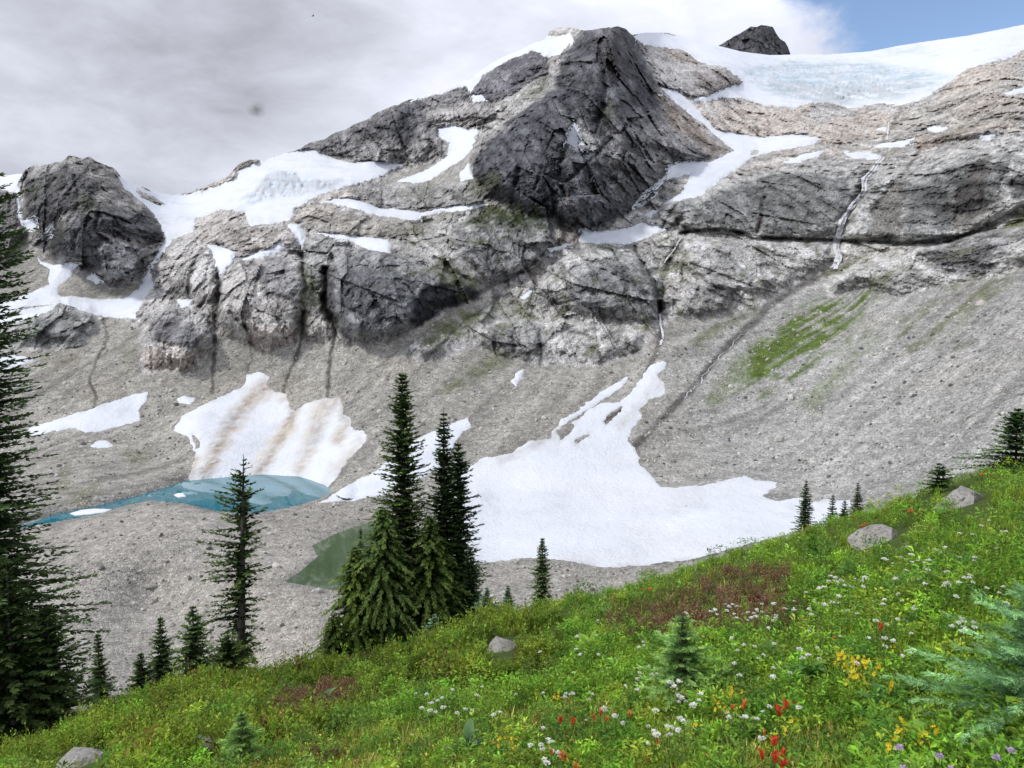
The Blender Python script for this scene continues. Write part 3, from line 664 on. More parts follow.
g = ccol * (1 + .55 * fbm(P, 30, 5, 191, .6, (1, 1, .5))[..., None] + .24 * (v2 - .5)[..., None] + .2 * (v3 - .5)[..., None])
# steep faces are water-stained and dark, gentle tops are pale and clean
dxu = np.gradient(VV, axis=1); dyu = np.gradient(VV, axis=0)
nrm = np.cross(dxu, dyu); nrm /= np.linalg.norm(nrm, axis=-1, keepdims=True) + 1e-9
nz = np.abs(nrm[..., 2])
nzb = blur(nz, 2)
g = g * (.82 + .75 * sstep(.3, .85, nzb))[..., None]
# water and lichen streaks down the faces
g = g * (1 + .75 * np.clip(vst, -1, 1))[..., None]
fine = fbm(P, 4.2, 3, 192, .65, (1, .5, .7))
fine2 = fbm((P[0], P[1] * .4, P[2] + .4 * P[0]), 11, 3, 193, .6, (1, 1, .6))
g = g * (1.26 + .5 * fine + .4 * fine2)[..., None] * np.array((.99, 1.0, 1.025))
lum = g.mean(-1, keepdims=True)
g = g * .68 + lum * .32 * np.array((1.0, 1.0, 1.0))
g = .9 * g * np.clip(np.maximum(lum, .01) / .25, .1, 3) ** .42
g = np.where(g > .36, .36 + (g - .36) * .55, g)          # the palest granite is never snow-bright
darkm = (1 - sstep(.06, .13, lum)) * (1 - scree[..., None])
tv = fbm(P, 42, 4, 821, .6)[..., None]; tv2 = fbm(P, 16, 4, 822, .65)[..., None]
g = g * (1 + darkm * (.55 * tv + .45 * tv2)) * (1 + darkm * np.array((-.03, -.005, .1)))
ol = darkm * sstep(.12, .5, tv2 + .3 * tv)
g = g * (1 - .55 * ol) + np.array((.15, .14, .105)) * .55 * ol
# hairline joints, two families
for a_, sd_, wl_ in ((.75, 811, 16), (-.35, 812, 20), (2.6, 813, 26)):
    cc_ = P[0] * math.cos(a_) + P[2] * math.sin(a_); dd_ = -P[0] * math.sin(a_) + P[2] * math.cos(a_)
    rn = np.abs(fbm((cc_ * .22, (P[1] - .9 * P[2]) * .1, dd_), wl_, 3, sd_, .55))
    g = g * (1 - .5 * (1 - sstep(.0, .035, rn)) * sstep(-.2, .2, n14))[..., None]
pale = sstep(.1, .5, fbm(P, 24, 4, 221, .6))[..., None]
g = g * (1 + .28 * pale)
joint = (1 - sstep(.0, .07, e2))[..., None] * .3
joint = np.maximum(joint, (1 - sstep(.0, .1, e3))[..., None] * .22)
g = g * (1 - joint)
sc = np.maximum(scree, scree3)[..., None]
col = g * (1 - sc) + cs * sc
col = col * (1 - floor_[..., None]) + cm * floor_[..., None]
for m, colr, st_ in cracks:
    mm = (m * st_)[..., None]
    col = col * (1 - mm) + np.array(colr) * mm
vegm = np.zeros(PX.shape)
vn = fbm(P, 13, 4, 231, .6)
for poly, colr, st_ in VEG:
    s = sdf(poly, WX, WY)
    m = sstep(-9, 7, s + vn * 9) * sstep(-.3, .2, np.where(PX > 640, streakR * 2.0 - .02, .1) + vn * .75) * st_
    m3 = m[..., None]
    col = col * (1 - m3) + np.array(colr) * (1 + .5 * k1[..., None]) * m3
    vegm = np.maximum(vegm, m)
# scattered turf on ledges
led = sstep(.2, .42, fbm(P, 20, 5, 241, .65) + .12 * sstep(.35, .8, nzb)) * sstep(205, 250, PY) * sstep(330, 420, PX) * rock * .7
col = col * (1 - led[..., None]) + np.array((.1, .115, .045)) * led[..., None]
# wet, darker margin of the water
wet = np.maximum(1 - sstep(0, 5, np.abs(lake_s + 2)), 1 - sstep(0, 6, np.abs(pond_s + 2))) * .15
col = col * (1 - wet[..., None])
pb = sstep(0, 4, pond_s)[..., None]
col = col * (1 - .6 * pb) + np.array((.09, .11, .06)) * .6 * pb
col = np.clip(col, .012, .62)

VALL = np.stack([XT, YT, ZT], -1)


def grid_faces(mask):
    """quads of the grid whose four corners lie in mask, with compacted vertex numbering"""
    q = mask[:-1, :-1] & mask[:-1, 1:] & mask[1:, 1:] & mask[1:, :-1]
    return quads(q)


def quads(q):
    r, c = np.nonzero(q)
    n = PX.shape[1]
    f = np.stack([r * n + c, r * n + c + 1, (r + 1) * n + c + 1, (r + 1) * n + c], 1)
    ids, inv = np.unique(f.ravel(), return_inverse=True)
    return ids, inv.reshape(-1, 4).astype(np.int32)


def on_ground(px, py, lift=0.0):
    """point of the finished terrain in a bearing"""
    px = np.asarray(px, float); py = np.asarray(py, float)
    c = np.clip((px - gx[0]) / (gx[1] - gx[0]), 0, C - 1.001)
    s = np.interp(px, gx, sky_y)
    r = np.clip((py - 770) / (s - 770) * (NR - 1), 0, NR - 1.001)
    c0 = c.astype(int); r0 = r.astype(int); fc = (c - c0)[..., None]; fr = (r - r0)[..., None]
    v = (VALL[r0, c0] * (1 - fc) + VALL[r0, c0 + 1] * fc) * (1 - fr) + (VALL[r0 + 1, c0] * (1 - fc) + VALL[r0 + 1, c0 + 1] * fc) * fr
    v = v.copy(); v[..., 2] += lift
    return v

# ---- materials of the mountain
def rock_mat(name, stones=0.0, scale=1.0, bump=.5):
    t = NT(name)
    col = t.attr('Col')
    big = t.noise(.16 * scale, None, 8, .62)
    fine = t.noise(.9 * scale, t.coord((1, 1, .6)), 6, .65)
    v = t.math('MULTIPLY', t.ramp(big, .3, .7, .68, 1.3), t.ramp(fine, .3, .7, .8 if stones else .45, 1.2 if stones else 1.55))
    if not stones:
        lic = t.noise(.42 * scale, t.coord((1, 1, .55), (0, .4, 0)), 9, .72)
        v = t.math('MULTIPLY', v, t.ramp(lic, .52, .60, 1.06, .7))
        lic2 = t.noise(.55 * scale, t.coord((1.2, 1, .7), (0, -.5, .3)), 9, .72)
        v = t.math('MULTIPLY', v, t.ramp(lic2, .55, .64, 1.0, 1.28))
    if stones:
        cells = t.voro(.8 * scale); cell2 = t.voro(1.9 * scale)
        sv = t.math('MULTIPLY', t.ramp(cells, 0, 1, .66, 1.42), t.ramp(cell2, 0, 1, .72, 1.34))
        d = t.voro(.8 * scale, None, 'DISTANCE_TO_EDGE', 'Distance')
        sv = t.math('MULTIPLY', sv, t.ramp(d, 0, .12, .78, 1.04))
        v = t.math('MULTIPLY', v, sv)
        h = t.math('ADD', t.math('MULTIPLY', t.ramp(d, 0, .3, 0, 1), 1.0), fine)
    else:
        cr = t.voro(.32 * scale, t.coord((1, 1, .5), (0, .5, 0)), 'DISTANCE_TO_EDGE', 'Distance')
        v = t.math('MULTIPLY', v, t.ramp(cr, 0, .05, .66, 1.0))
        h = t.math('ADD', fine, t.math('MULTIPLY', big, 2.0))
    t.bump(h, bump, .8)
    return t.done(t.scale(col, v), .92, .15)


M_ROCK = rock_mat('mountain rock', 0, 1.0, .9)
M_SCREE = rock_mat('scree', 1.0, 1.15, .25)
M_MORAINE = rock_mat('moraine gravel', 1.0, 1.8, .2)

fr = rock[:-1, :-1]
isfloor = floor_[:-1, :-1] > .5
isscree = (np.maximum(scree, 0)[:-1, :-1] > .5) & ~isfloor
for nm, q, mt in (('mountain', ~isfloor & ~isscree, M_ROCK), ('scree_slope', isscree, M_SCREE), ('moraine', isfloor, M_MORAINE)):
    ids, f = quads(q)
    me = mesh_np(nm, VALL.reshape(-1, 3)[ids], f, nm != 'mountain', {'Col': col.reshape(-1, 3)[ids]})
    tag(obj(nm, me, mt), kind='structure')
# the far side of the ridge falls away behind the skyline
back = VALL[-1]; rows = [back]
for k in range(1, 6):
    b = back.copy(); b[:, 1] += 60 * k * (1 + .2 * k); b[:, 2] -= 26 * k * (1 + .35 * k); rows.append(b)
bv = np.stack(rows)
n = C
r, c = np.meshgrid(np.arange(5), np.arange(C - 1), indexing='ij'); r = r.ravel(); c = c.ravel()
me = mesh_np('mountain_far_side', bv.reshape(-1, 3), np.stack([r * n + c, r * n + c + 1, (r + 1) * n + c + 1, (r + 1) * n + c], 1), False, {'Col': np.tile(np.array([[.2, .19, .18]]), (6 * C, 1))})
tag(obj('mountain_far_side', me, M_ROCK), kind='structure')

# ---- the pinnacle behind the glacier
def pinnacle():
    sk = np.array([(712, 50), (718, 46), (726, 41), (735, 36), (744, 31), (751, 26), (757, 27), (762, 25), (768, 26), (773, 27), (776, 33), (780, 39), (785, 42), (788, 47), (791, 56)], float)
    x = np.linspace(713, 790.5, 90); top = np.interp(x, sk[:, 0], sk[:, 1]) + fbm((x, x * 0, x * 0), 9, 3, 8) * 1.6
    n_ = 60
    py = 64 + (top[None] - 64) * np.linspace(0, 1, n_)[:, None]; px = np.repeat(x[None], n_, 0)
    rx, rz = ray(px, py)
    d = 1500 + (64 - py) * 1.2 + np.abs(px - 757) * 1.4
    p = (rx * d, d, rz * d)
    o1_, e1_, v1_ = facets(p, 22, 3, (1, .8, .5)); o2_, e2_, v2_ = facets(p, 9, 4, (1, .8, .5))
    d = d - 16 * o1_ - 6 * o2_ - 3 * fbm(p, 12, 3, 5)
    v = np.stack([rx * d, d, rz * d], -1)
    cc = np.array((.1, .1, .105)) * (1 + .5 * fbm(p, 20, 3, 6) + .4 * (v2_ - .5))[..., None]
    bk = v[-1].copy(); bk[:, 1] += 60; bk[:, 2] -= 60
    v = np.concatenate([v, bk[None]]); cc = np.concatenate([cc, cc[-1:]])
    m_ = len(x)
    r_, c_ = np.meshgrid(np.arange(n_), np.arange(m_ - 1), indexing='ij'); r_ = r_.ravel(); c_ = c_.ravel()
    me_ = mesh_np('rock_pinnacle', v.reshape(-1, 3), np.stack([r_ * m_ + c_, r_ * m_ + c_ + 1, (r_ + 1) * m_ + c_ + 1, (r_ + 1) * m_ + c_], 1), False, {'Col': np.clip(cc, .01, 1).reshape(-1, 3)})
    tag(obj('rock_pinnacle', me_, M_ROCK), 'dark jagged rock summit poking up behind the glacier against blue sky', 'rock pinnacle')


pinnacle()

# ---- snow
def snow_mat():
    t = NT('snow')
    c = t.attr('Col')
    n1 = t.noise(.05, None, 6, .6); n2 = t.noise(.7, None, 5, .6)
    v = t.math('MULTIPLY', t.ramp(n1, .3, .7, .93, 1.04), t.ramp(n2, .3, .7, .95, 1.03))
    t.bump(t.math('ADD', t.noise(.35, None, 5, .6), t.math('MULTIPLY', n2, .5)), .6, .9)
    return t.done(t.scale(c, v), .6, .25)


M_SNOW = snow_mat()
dirt = np.zeros(PX.shape); SOOT0 = fbm((P0[0], P0[1] * .5, P0[2]), 22, 3, 505, .6)
dn = fbm(P0, 10, 4, 501, .6)
for line, hw, st_ in DIRT:
    d = linedist(line, PX + w1 * 4, PY + w2 * 3)
    dirt = np.maximum(dirt, (1 - sstep(-1, hw * 1.6, d + dn * 6 + 3 * SOOT0)) ** 1.2 * min(1, st_ * 1.25) * (.8 + .6 * k1))
STAIN = np.zeros(PX.shape)
for line, hw, st_ in DIRT:
    d = linedist(line, PX + w1 * 6, PY + w2 * 5)
    STAIN = np.maximum(STAIN, (1 - sstep(0, 16, d + dn * 8)) * (.25 + .5 * st_))
STAIN = STAIN * sstep(-.5, .4, SOOT0 + .6 * fbm((P0[0], P0[1] * .3, P0[2] * .3), 7, 3, 506, .6))
dirt = dirt * sstep(-.6, .25, fbm(P0, 4, 3, 507, .65)) * np.where(PX < 400, .9, 1)
ice = np.maximum.reduce([
    sstep(-3, 8, sdf([(742, 70), (770, 62), (800, 60), (860, 62), (905, 68), (955, 76), (930, 92), (900, 101), (875, 102), (845, 107), (815, 101), (785, 102), (765, 92), (748, 84)], WX, WY)),
    .5 * sstep(-3, 6, sdf([(880, 50), (920, 46), (950, 58), (900, 58)], WX, WY)),
    .75 * sstep(-2, 5, sdf([(238, 203), (262, 180), (272, 171), (290, 173), (300, 179), (345, 180), (335, 190), (300, 197), (250, 206)], WX, WY)),
    .8 * sstep(-1, 3, sdf([(205, 480), (262, 474), (310, 480), (300, 486), (240, 484)], PX, PY))])
crev = fbm((P0[0] * .22 + P0[2] * .3, P0[1] * .02, P0[2] * 1.5), 15, 4, 511, .6, (1, 1, 1), True)
crev2 = fbm((P0[0] * 1.0 + P0[2] * .5, P0[1] * .02, P0[2] * .45), 13, 4, 512, .6, (1, 1, 1), True) * (.5 + sstep(80, 95, PY))
band = fbm((P0[0] * .12 + P0[2] * .2, P0[1] * .02, P0[2] * 1.3), 18, 4, 513, .6)
CUPS = fbm((P0[0], P0[1] * .45, P0[2]), 6, 3, 531, .6); DIRT_SHADE = fbm((P0[0] * .5 + P0[2] * .3, P0[1] * .3, P0[2] * .2), 14, 4, 532, .6)
EDGN = sstep(-.1, .3, fbm(P0, 6, 3, 533, .6)); PINK = sstep(.0, .5, fbm(P0, 60, 3, 521))[..., None] * .06
for i, (poly, label) in enumerate(SNOW):
    s = snow_sd[i]
    is_gl = 'glacier' in label
    m = s > -4.0
    size = max(8.0, np.sqrt((s > 0).sum()) * .9)
    thick = np.clip(s / size, 0, 1) ** .8 * (2.6 if size > 40 else 1.3) * (1.0 if PY[m].mean() > 380 else 1.6)
    up = np.where(s > 0, .12 + thick, s * .55) * np.clip(DB / 450, .6, 2.5)
    up = up + .3 * CUPS * np.clip(s / 4, 0, 1)
    v = VALL.copy()
    tow = up * .55 - 1.3 * dirt * np.clip(s / 6, 0, 1)
    if is_gl:
        rough = ice * (7 * crev + 5 * crev2 - 2) * np.clip(s / 6, 0, 1)
        tow = tow + rough
    v[..., 2] += up * .8
    v[..., 1] -= tow; v[..., 0] -= tow * RX
    white = np.array((.735, .775, .835)) * (1 + .05 * band[..., None])
    cc = white
    if i == 0 or 'huge' in label:      # cream-tan meltwater staining around the grooves
        stn = (STAIN * (1.0 if i == 0 else .25))[..., None]
        cc = cc * (1 - stn) + np.array((.62, .52, .37)) * stn
    cc = cc * (1 - dirt[..., None]) + np.array((.25, .19, .13)) * dirt[..., None]
    cc = cc * (1 + .05 * CUPS - .16 * sstep(.05, .55, DIRT_SHADE))[..., None]  # dirt-grey streaks and sun-cup shading painted in to offset the flat light
    edge_ = (1 - sstep(0, 5, s)) * EDGN * .3
    cc = cc * (1 - edge_)[..., None] + np.array((.4, .36, .3)) * edge_[..., None]
    if 'huge' in label:
        pk = PINK
        cc = cc * (1 - pk * np.array((0, .6, .8)))
    if is_gl or i == 0:
        iv = np.clip(ice * (.66 + .9 * np.clip(-crev, -.6, 1) + .5 * band), 0, .9)[..., None]
        cc = cc * (1 - iv) + np.array((.36, .53, .63)) * iv
        gr = np.clip(ice * sstep(.0, .5, crev2) * .6 + sstep(.15, .5, band) * sstep(48, 62, PY) * (1 - sstep(75, 90, PY)) * .35 * (PX > 700), 0, .6)[..., None]
        cc = cc * (1 - gr) + np.array((.42, .43, .43)) * gr
    ids, f = grid_faces(m)
    if len(f) == 0: continue
    nm = 'glacier' if is_gl else 'snowfield' if 'huge' in label or i == 0 else 'snow_patch'
    me = mesh_np(nm, v.reshape(-1, 3)[ids], f, True, {'Col': np.clip(cc, .02, .9).reshape(-1, 3)[ids]})
    tag(obj(nm, me, M_SNOW), label, {'glacier': 'glacier', 'snowfield': 'snowfield', 'snow_patch': 'snow patch'}[nm], 'snow patches on the mountain' if nm == 'snow_patch' else None)

# ---- water
def water_mat(name, deep, rough):
    t = NT(name)
    n = t.noise(.06, None, 4, .6)
    c = t.mix(t.ramp(n, .35, .65), deep, tuple(x * 1.3 for x in deep))
    w = t.n.new('ShaderNodeTexNoise'); w.inputs['Scale'].default_value = 1.1; w.inputs['Detail'].default_value = 3
    t.l.new(t.coord((1, .5, 1)), w.inputs['Vector'])
    t.bump(w.outputs['Fac'], .012, .12)
    t.b.inputs['IOR'].default_value = 1.42
    return t.done(c, rough, .9)


def water_sheet(name, poly, z, mat, label):
    px = np.array([p[0] for p in poly], float); py = np.array([p[1] for p in poly], float)
    rx, rz = ray(px, py)
    d = z / rz
    pts = np.stack([rx * d, d, np.full(len(d), z)], 1)
    c = pts.mean(0)
    pts = c + (pts - c) * 1.0
    me = bpy.data.meshes.new(name); me.from_pydata([tuple(p) for p in pts], [], [tuple(range(len(pts)))]); me.update()
    o = obj(name, me, mat)
    tag(o, label, name, kind='structure')
    return o


LK = [(-90, 552), (0, 534), (30, 523), (60, 513), (100, 504), (140, 494), (168, 485), (186, 480), (220, 477), (262, 473), (300, 475), (326, 484), (334, 491), (320, 501), (298, 510), (262, 520), (225, 526), (180, 526), (120, 532), (60, 540), (0, 552)]
PD = [(276, 586), (292, 572), (310, 556), (306, 544), (328, 532), (352, 523), (375, 515), (402, 519), (430, 545), (405, 580), (370, 594), (330, 596)]
water_sheet('lake', LK, LAKE_Z, water_mat('lake water', (.01, .15, .205), .02), 'turquoise glacial lake at the foot of the avalanche snow')
water_sheet('pond', PD, POND_Z, water_mat('pond water', (.075, .115, .06), .03), 'small murky green pond on the gravel behind the tall firs')


def floe(poly, label):
    px = np.array([p[0] for p in poly], float); py = np.array([p[1] for p in poly], float)
    rx, rz = ray(px, py); d = LAKE_Z / rz
    pts = np.stack([rx * d, d, np.full(len(d), LAKE_Z - .25)], 1)
    n_ = len(pts); ce = pts.mean(0)
    v = [pts, pts + np.array((0, 0, .55)), ce + (pts - ce) * .8 + np.array((0, 0, .85)), (ce + np.array((0, 0, .95)))[None]]
    V = np.concatenate(v)
    idx = np.arange(n_); nx = (idx + 1) % n_
    f4 = np.concatenate([np.stack([idx, nx, nx + n_, idx + n_], 1), np.stack([idx + n_, nx + n_, nx + 2 * n_, idx + 2 * n_], 1)])
    f3 = np.stack([idx + 2 * n_, nx + 2 * n_, np.full(n_, 3 * n_)], 1)
    me = mesh_np('ice_floe', V, [f4, f3], False, {'Col': np.tile(np.array([[.82, .85, .88]]), (len(V), 1))})
    tag(obj('ice_floe', me, M_SNOW), label, 'ice floe', 'ice floes on the lake')


floe([(70, 514), (80, 511), (95, 509.5), (112, 510), (104, 513), (90, 515), (76, 516)], 'long flat white ice floe by the near shore of the lake')
floe([(174, 495.5), (178, 494), (184, 494.5), (186, 497), (179, 498)], 'tiny ice floe alone in open dark blue water')


def ribbon(name, pts, w0, w1_, label, mat, lift=.5, strands=1, wander=2.0):
    P_ = np.array(pts, float)
    seg = np.r_[0, np.cumsum(np.hypot(*np.diff(P_, axis=0).T))]
    s = np.linspace(0, seg[-1], int(seg[-1] / 1.2) + 2)
    x = np.interp(s, seg, P_[:, 0]); y = np.interp(s, seg, P_[:, 1])
    VV_, FF_, off = [], [], 0
    for k_ in range(strands):
        wob = fbm((s, s * 0 + 9 * k_, s * 0), 12, 3, 17)
        xs = x + wob * wander + (k_ - (strands - 1) / 2) * w1_ * .55
        wd = np.interp(s, [0, seg[-1]], [w0, w1_]) * (1 + 1.1 * fbm((s, s * 0 + 5 + k_, s * 0), 5, 3, 23)) / strands ** .5
        wd = np.clip(wd, .3, None)
        L = on_ground(xs - wd / 2, y); Rr = on_ground(xs + wd / 2, y); M_ = (L + Rr) / 2
        back_ = np.minimum(L[:, 1], Rr[:, 1])
        for a in (L, Rr, M_):
            a[:] = a * ((back_ - lift) / a[:, 1])[:, None]
        M_[:, 1] -= .2; M_[:, 2] += .1
        n_ = len(s); i = np.arange(n_ - 1)
        VV_.append(np.concatenate([L, M_, Rr])); FF_.append(np.concatenate([np.stack([i, i + n_, i + n_ + 1, i + 1], 1), np.stack([i + n_, i + 2 * n_, i + 2 * n_ + 1, i + n_ + 1], 1)]) + off); off += 3 * n_
    V = np.concatenate(VV_); f = np.concatenate(FF_)
    me = mesh_np(name, V, f, True)
    tag(obj(name, me, mat), label, name)


def fall_mat():
    t = NT('white water')
    n = t.noise(.8, t.coord((1, 1, .18)), 5, .65)
    c = t.mix(t.ramp(n, .35, .62), (.42, .42, .43), (.82, .83, .86))
    t.bump(n, .3, .8)
    return t.done(c, .45, .3)


M_FALL = fall_mat()
ribbon('waterfall', [(883, 157), (874, 168), (865, 178), (864, 192), (852, 206), (843, 219), (838, 236), (836, 247), (839, 256), (834, 269)], 3.0, 5.6, 'tall white waterfall sliding down the grey slab cliff on the right', M_FALL, .9, 2)
ribbon('waterfall', [(684, 234), (676, 246), (668, 258), (664, 263)], 1.0, 1.6, 'thin pale waterfall thread above the dark central gully', M_FALL, .6)
ribbon('waterfall', [(660, 314), (661, 326), (663, 338), (661, 345)], 1.6, 2.2, 'short white cascade at the bottom of the dark central gully', M_FALL, .6)
ribbon('waterfall', [(889, 122), (888, 134), (886, 140)], 1.6, 2.0, 'small cascade just under the glacier edge', M_FALL, .6)
ribbon('stream', [(742, 334), (728, 349), (712, 366), (698, 384), (684, 398)], .6, 1.0, 'narrow stream glinting down the scree right of the huge snowfield', M_FALL, .4, 1, 7.0)

# ================================================================== LOOSE STONES
def ico(sub=0):
    t = (1 + 5 ** .5) / 2
    v = np.array([(-1, t, 0), (1, t, 0), (-1, -t, 0), (1, -t, 0), (0, -1, t), (0, 1, t), (0, -1, -t), (0, 1, -t), (t, 0, -1), (t, 0, 1), (-t, 0, -1), (-t, 0, 1)], float)
    v /= np.linalg.norm(v[0])
    f = [(0, 11, 5), (0, 5, 1), (0, 1, 7), (0, 7, 10), (0, 10, 11), (1, 5, 9), (5, 11, 4), (11, 10, 2), (10, 7, 6), (7, 1, 8), (3, 9, 4), (3, 4, 2), (3, 2, 6), (3, 6, 8), (3, 8, 9), (4, 9, 5), (2, 4, 11), (6, 2, 10), (8, 6, 7), (9, 8, 1)]
    v = [tuple(x) for x in v]
    for _ in range(sub):
        mid = {}; nf = []

        def m(a, b):
            k = (min(a, b), max(a, b))
            if k not in mid:
                p = np.array(v[a]) + np.array(v[b]); v.append(tuple(p / np.linalg.norm(p))); mid[k] = len(v) - 1
            return mid[k]
        for a, b, c in f:
            ab, bc, ca = m(a, b), m(b, c), m(c, a)
            nf += [(a, ab, ca), (b, bc, ab), (c, ca, bc), (ab, bc, ca)]
        f = nf
    return np.array(v), np.array(f)


IV, IF = ico(0)


def rotz(a):
    c, s = np.cos(a), np.sin(a); z = np.zeros_like(a); o = np.ones_like(a)
    return np.stack([np.stack([c, -s, z], -1), np.stack([s, c, z], -1), np.stack([z, z, o], -1)], -2)


def rotx(a):
    c, s = np.cos(a), np.sin(a); z = np.zeros_like(a); o = np.ones_like(a)
    return np.stack([np.stack([o, z, z], -1), np.stack([z, c, -s], -1), np.stack([z, s, c], -1)], -2)


def merge(tv, tf, pos, M, tcol=None, col=None):
    """copies of a small shape at many places as one array set. M: (N,3,3)"""
    n, k = len(pos), len(tv)
    V = np.einsum('nij,kj->nki', M, tv) + pos[:, None]
    F = [(np.asarray(f)[None] + (np.arange(n) * k)[:, None, None]).reshape(-1, np.asarray(f).shape[1]) for f in (tf if isinstance(tf, list) else [tf])]
    Cc = None
    if col is not None:
        Cc = np.repeat(col[:, None], k, 1)
        if tcol is not None: Cc = Cc * tcol[None]
        Cc = Cc.reshape(-1, 3)
    return V.reshape(-1, 3), F, Cc


class Bag:
    def __init__(s): s.v, s.f, s.c, s.n = [], {}, [], 0

    def add(s, V, F, Cc):
        for f in F: s.f.setdefault(f.shape[1], []).append(f + s.n)
        s.v.append(V); s.c.append(Cc); s.n += len(V)

    def mesh(s, name, smooth=False):
        return mesh_np(name, np.concatenate(s.v), [np.concatenate(x) for x in s.f.values()], smooth, {'Col': np.clip(np.concatenate(s.c), .004, .9)})


def stones():
    n0 = 42000
    px = rng.uniform(-60, 1084, n0); py = rng.uniform(300, 705, n0)
    ok = (sdf(SCREE, px, py) > 2) & ((np.max([sdf(s_[0], px, py) for s_ in SNOW], 0) < -2) | (rng.random(n0) < .012)) & (sdf(LAKE, px, py) < -3) & (sdf(POND, px, py) < -3)
    px, py = px[ok], py[ok]
    p = on_ground(px, py)
    clump = fbm((p[:, 0], p[:, 1], p[:, 2]), 22, 3, 601)
    ok = rng.uniform(0, 1, len(p)) < .55 + clump
    p = p[ok]; n = len(p)
    s = np.exp(rng.normal(-1.35, .55, n)) * np.clip(p[:, 1] / 260, .5, 1.5)
    s = np.minimum(s, 1.3)
    s[rng.random(n) < .012] *= 2.2
    M = rotz(rng.uniform(0, 6.28, n)) @ rotx(rng.uniform(0, 3.1, n)) * (s[:, None, None] * rng.uniform(.55, 1.25, (n, 1, 3)))
    p[:, 2] += s * .15
    g_ = np.where(rng.random(n) < .3, rng.uniform(.1, .24, n), rng.uniform(.34, .6, n))
    cc_ = g_[:, None] * np.array((1.0, .965, .9)) * (1 + rng.normal(0, .03, (n, 3)))
    b = Bag(); b.add(*merge(IV, IF, p, M, None, cc_))
    t = NT('loose stone'); c_ = t.attr('Col'); t.bump(t.noise(3.0), .1)
    tag(obj('scattered_stones', b.mesh('scattered_stones'), t.done(c_, .92, .15)), kind='stuff')


stones()

# ================================================================== THE MEADOW HILLSIDE
EDGE = np.array([(-460, 950), (-200, 850), (-140, 822), (0, 757), (50, 738), (100, 716), (150, 700), (200, 688), (250, 682), (300, 675), (350, 668), (400, 657), (450, 640), (500, 620), (550, 608), (600, 600), (650, 586), (700, 569), (750, 552), (800, 536), (850, 519),
                 (900, 502), (950, 483), (1000, 466), (1024, 458), (1160, 408), (1220, 386), (1460, 310), (1800, 230)], float)
EDIST = np.array([(-460, 9.5), (-200, 11), (0, 13), (100, 15), (200, 17.5), (400, 21.5), (600, 24), (800, 29), (1024, 32), (1220, 34), (1800, 34)], float)
NB, NY = 640, 640
bpx = np.linspace(-460, 1800, NB)
yy = np.r_[np.linspace(.2, 44, 520), np.linspace(44.5, 135, NY - 520)]
bx = ray(bpx, np.full(NB, 620.0))[0]
ey = np.interp(bpx, EDGE[:, 0], EDGE[:, 1]) + 4 * fbm((bpx, bpx * 0, bpx * 0), 90, 3, 9); ed = np.interp(bpx, EDIST[:, 0], EDIST[:, 1])
erz = ray(bpx, ey)[1]
gxw = bx[:, None] * yy[None]; gyw = np.repeat(yy[None], NB, 0)
bump_ = (.26 * fbm((gxw, gyw, gxw * 0), 5.5, 3, 701) + .10 * fbm((gxw, gyw, gxw * 0), 1.5, 2, 702)) * sstep(1.0, 6, gyw)
s_ = erz + 1.6 / ed
for _ in range(4):
    slope = s_[:, None] - (s_ - erz + .42)[:, None] * sstep(ed[:, None] * .82, ed[:, None] + 9, gyw)
    slope = np.maximum(slope, -1.15)
    gz = -1.6 + np.cumsum(slope * np.gradient(yy)[None], 1) + bump_
    rat = (gz / gyw).max(1)
    s_ = s_ + (erz - rat)
gz = np.maximum(gz, -80)
HV = np.stack([gxw, gyw, gz], -1)


def hill_z(x, y):
    """height of the hillside at a place"""
    b = np.asarray(x, float) / np.asarray(y, float)
    i = np.interp(b, bx, np.arange(NB)); j = np.interp(y, yy, np.arange(NY))
    i0 = np.clip(i.astype(int), 0, NB - 2); j0 = np.clip(j.astype(int), 0, NY - 2); fi = i - i0; fj = j - j0
    return (gz[i0, j0] * (1 - fi) + gz[i0 + 1, j0] * fi) * (1 - fj) + (gz[i0, j0 + 1] * (1 - fi) + gz[i0 + 1, j0 + 1] * fi) * fj


mono = np.maximum.accumulate(gz / gyw, 1)


def hill_hit(px, py):
    """place on the hillside seen in a bearing (kept to this side of the brow)"""
    px = np.atleast_1d(np.asarray(px, float)); py = np.atleast_1d(np.asarray(py, float))
    rx, rz = ray(px, py)
    y = np.empty(len(px))
    idx = np.clip(np.round(np.interp(rx, bx, np.arange(NB))).astype(int), 0, NB - 1)
    for k in np.unique(idx):
        m = idx == k
        y[m] = np.interp(rz[m], mono[k], yy)
    y = np.minimum(y, ed[idx] + 3)
    return np.stack([rx * y, y, hill_z(rx * y, y)], -1)


def soil_mat():
    t = NT('meadow soil')
    n = t.noise(2.5, None, 6, .6); m = t.noise(14, None, 4, .6)
    c = t.mix(t.ramp(n, .35, .65), (.05, .085, .018), (.09, .13, .028))
    c = t.mix(t.ramp(m, .5, .7), c, (.065, .06, .03))
    t.bump(m, .05)
    return t.done(c, .95, .1)


r, c = np.meshgrid(np.arange(NB - 1), np.arange(NY - 1), indexing='ij'); r = r.ravel(); c = c.ravel()
me = mesh_np('meadow_ground', HV.reshape(-1, 3), np.stack([r * NY + c, (r + 1) * NY + c, (r + 1) * NY + c + 1, r * NY + c + 1], 1), True)
tag(obj('meadow_ground', me, soil_mat()), kind='structure')


